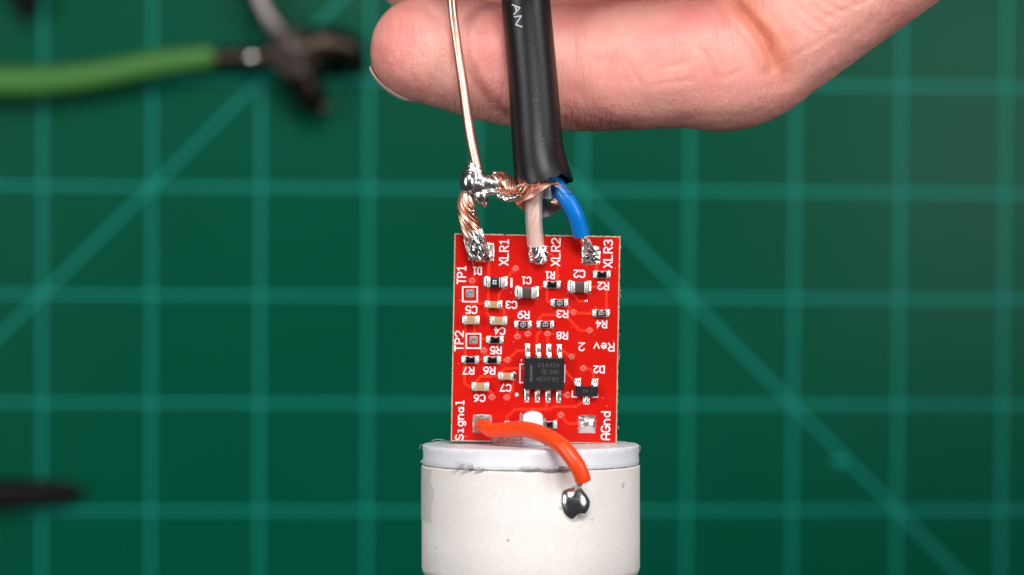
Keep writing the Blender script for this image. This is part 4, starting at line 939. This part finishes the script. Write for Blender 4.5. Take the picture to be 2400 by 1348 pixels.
palm = finger([(2330, -440, -14, 17, 10), (2480, -580, -14, 24, 12.5), (2680, -780, -13, 27, 15), (2900, -1010, -12, 24, 15), (3100, -1220, -12, 20, 14), (3400, -1530, -12, 20, 15), (3900, -2040, -12, 23, 18)], 60, 0.7, 48)
co, Fc, no = evaluated(join(index, middle, ringf, pinky, thumb, palm), [('REMESH', dict(mode='VOXEL', voxel_size=0.31)), ('SMOOTH', dict(factor=0.5, iterations=14))])
# flexion folds, cable and wire dents, skin relief on the forefinger
def px_of(co):
    k = D1 / (D1 - co[:, 2]) * PXMM; return 1200 + co[:, 0] * k, 674 - co[:, 1] * k
X, Y = px_of(co); front = np.clip(no[:, 2] * 2, 0, 1) * (co[:, 2] > -14) * (Y > -60)
fold = np.zeros(len(co))
def polydist(pts, n=80):
    c = spline([(a, b, 0) for a, b in pts], n); d = np.full(len(co), 1e9); wt = np.zeros(len(co)); sel = front > 0
    xs, ys = X[sel], Y[sel]; dd = np.full(xs.shape, 1e9); ww = np.zeros(xs.shape)
    for i, a in enumerate(c):
        q = (xs - a[0]) ** 2 + (ys - a[1]) ** 2; m_ = q < dd; dd[m_] = q[m_]; ww[m_] = min(1.0, 1.6 * math.sin(math.pi * (i + .5) / n))
    d[sel] = np.sqrt(dd); wt[sel] = ww; return d, wt
def groove(pts, depth, wd, ridge=0.35):
    d, wt = polydist(pts); g = (np.exp(-(d / wd) ** 2) - ridge * np.exp(-((d - wd * 2.1) / (wd * 1.2)) ** 2)) * wt
    global co, fold
    co = co - no * (g * depth * front)[:, None]; fold = np.maximum(fold, np.exp(-(d / (wd * .9)) ** 2) * wt * min(1, depth * 2.2))
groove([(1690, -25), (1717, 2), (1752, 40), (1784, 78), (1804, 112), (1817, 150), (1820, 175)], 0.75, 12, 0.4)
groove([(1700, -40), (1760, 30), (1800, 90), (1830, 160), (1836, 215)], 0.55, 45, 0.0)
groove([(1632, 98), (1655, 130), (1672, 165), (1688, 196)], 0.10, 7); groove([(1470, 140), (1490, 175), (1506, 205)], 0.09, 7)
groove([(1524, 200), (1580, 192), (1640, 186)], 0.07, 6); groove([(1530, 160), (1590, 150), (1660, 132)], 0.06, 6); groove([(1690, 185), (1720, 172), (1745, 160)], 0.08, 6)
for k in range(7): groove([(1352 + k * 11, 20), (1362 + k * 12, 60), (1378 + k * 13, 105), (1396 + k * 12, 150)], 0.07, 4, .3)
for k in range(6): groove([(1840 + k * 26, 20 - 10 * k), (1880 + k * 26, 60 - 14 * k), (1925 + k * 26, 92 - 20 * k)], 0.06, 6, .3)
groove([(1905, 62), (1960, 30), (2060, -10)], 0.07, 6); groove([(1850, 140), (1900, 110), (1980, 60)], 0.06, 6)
# yield to the cable and the copper wire
def dent(path, rad, gap):
    global co
    m_ = front > 0; idx = np.where(m_)[0]; pts = co[idx]; d = np.full(len(idx), 1e9); near = np.zeros((len(idx), 3))
    for q in path:
        v_ = pts - q; l_ = np.linalg.norm(v_, axis=1); s = l_ < d; d[s] = l_[s]; near[s] = v_[s]
    x_ = (rad + gap - d) / 0.35; pen = 0.35 * np.log1p(np.exp(np.clip(x_, -20, 20))); co[idx, 2] -= pen * 1.05
dent(PC[:, :3], 2.95, 0.0); dent(spline([P(*p) for p in ((1047, -200, 0.2), (1058.5, 0, -1.2), (1069, 90, -1.3), (1082.5, 180, -0.6), (1099, 297, 0.7))], 60), 0.58, 0.03)
for i in np.where(front > 0)[0]:
    co[i] += no[i] * 0.09 * noise.fractal(Vector(co[i]) * 0.35, 1, 2, 2)
skin = mk("skin", (co, Fc), 'skin', hd)
att = skin.data.attributes.new("tip", 'FLOAT', 'POINT')
att.data.foreach_set("value", np.clip((1420 - X) / 260, 0, 1).astype(np.float32) * np.clip(1.2 - np.abs(Y - 130) / 220, 0.2, 1).astype(np.float32))
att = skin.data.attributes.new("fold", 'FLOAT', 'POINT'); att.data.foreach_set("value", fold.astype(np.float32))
# nails: forefinger (seen edge-on under the tip) and thumb
def nail(c, ax, nrm, L, Wd, rad, th, name="nail"):
    ax = Vector(ax).normalized(); nrm = Vector(nrm); nrm = (nrm - ax * nrm.dot(ax)).normalized(); sd = ax.cross(nrm); V, Fc = [], []; n, k = 14, 16
    for lay in (0, 1):
        for i in range(n + 1):
            u = i / n; wl = Wd * (1 - 0.35 * max(0, (u - 0.7) / 0.3) ** 2)
            for j in range(k + 1):
                a = (j / k - .5) * wl / rad; r = rad + (th if lay else 0) - 0.5 * max(0, u - .6) ** 2
                V.append(Vector(c) + ax * (u * L + .7 * math.cos(a * 1.4) * (u > .8)) + nrm * (r * math.cos(a) - rad) + sd * r * math.sin(a))
    m_ = (n + 1) * (k + 1)
    for i in range(n):
        for j in range(k):
            a = i * (k + 1) + j; Fc += [(a + k + 1, a + k + 2, a + 1, a), (m_ + a, m_ + a + 1, m_ + a + k + 2, m_ + a + k + 1)]
    rim = [j for j in range(k + 1)] + [i * (k + 1) + k for i in range(1, n + 1)] + [n * (k + 1) + j for j in range(k - 1, -1, -1)] + [i * (k + 1) for i in range(n - 1, 0, -1)]
    for a, b in zip(rim, rim[1:] + rim[:1]): Fc.append((a, b, m_ + b, m_ + a))
    return mk(name, (V, Fc), 'nail', hd)
def index_nail():
    secs = [(1003, 118, HB, 6.55, 6.6), (1100, 134, HB, 7.15, 7.1)]; c0 = np.array(P(*secs[0][:3])); c1 = np.array(P(*secs[1][:3])); T = (c1 - c0) / np.linalg.norm(c1 - c0)
    side = np.cross(T, np.array([0, 0, 1.0])); side /= np.linalg.norm(side); up = np.cross(side, T); V, Fc = [], []; n, k = 20, 24
    for lay in (0, 1):
        for i in range(n + 1):
            u = 2.2 - 8.9 * i / n                      # along the finger, from the fold to past the tip
            if u > 0: r = 6.55 + 0.09 * u
            else: r = 6.55 * math.sqrt(max(0.02, 1 - (u / 7.75) ** 2))
            out = -0.3 + 0.5 * min(1, i / (n * .45)) + (0.10 if lay else -0.12)
            for j in range(k + 1):
                t = math.radians(-104 + 110 * j / k - 5 * (1 - i / n)); uu = u
                rr = r + out - 0.25 * max(0, abs(j / k - .5) * 2 - .8) / .2
                V.append(c0 + T * uu + (side * math.cos(t) + up * math.sin(t)) * rr)
    m_ = (n + 1) * (k + 1)
    for i in range(n):
        for j in range(k):
            a = i * (k + 1) + j; Fc += [(a + k + 1, a + k + 2, a + 1, a), (m_ + a, m_ + a + 1, m_ + a + k + 2, m_ + a + k + 1)]
    rim = [j for j in range(k + 1)] + [i * (k + 1) + k for i in range(1, n + 1)] + [n * (k + 1) + j for j in range(k - 1, -1, -1)] + [i * (k + 1) for i in range(n - 1, 0, -1)]
    for a, b in zip(rim, rim[1:] + rim[:1]): Fc.append((a, b, m_ + b, m_ + a))
    return V, Fc
mk("nail", index_nail(), 'nail', hd)
nail(P(1250, -432, 19.2), (-1, 0, 0), (0, 0, 1), 9.5, 11, 8, 0.35)
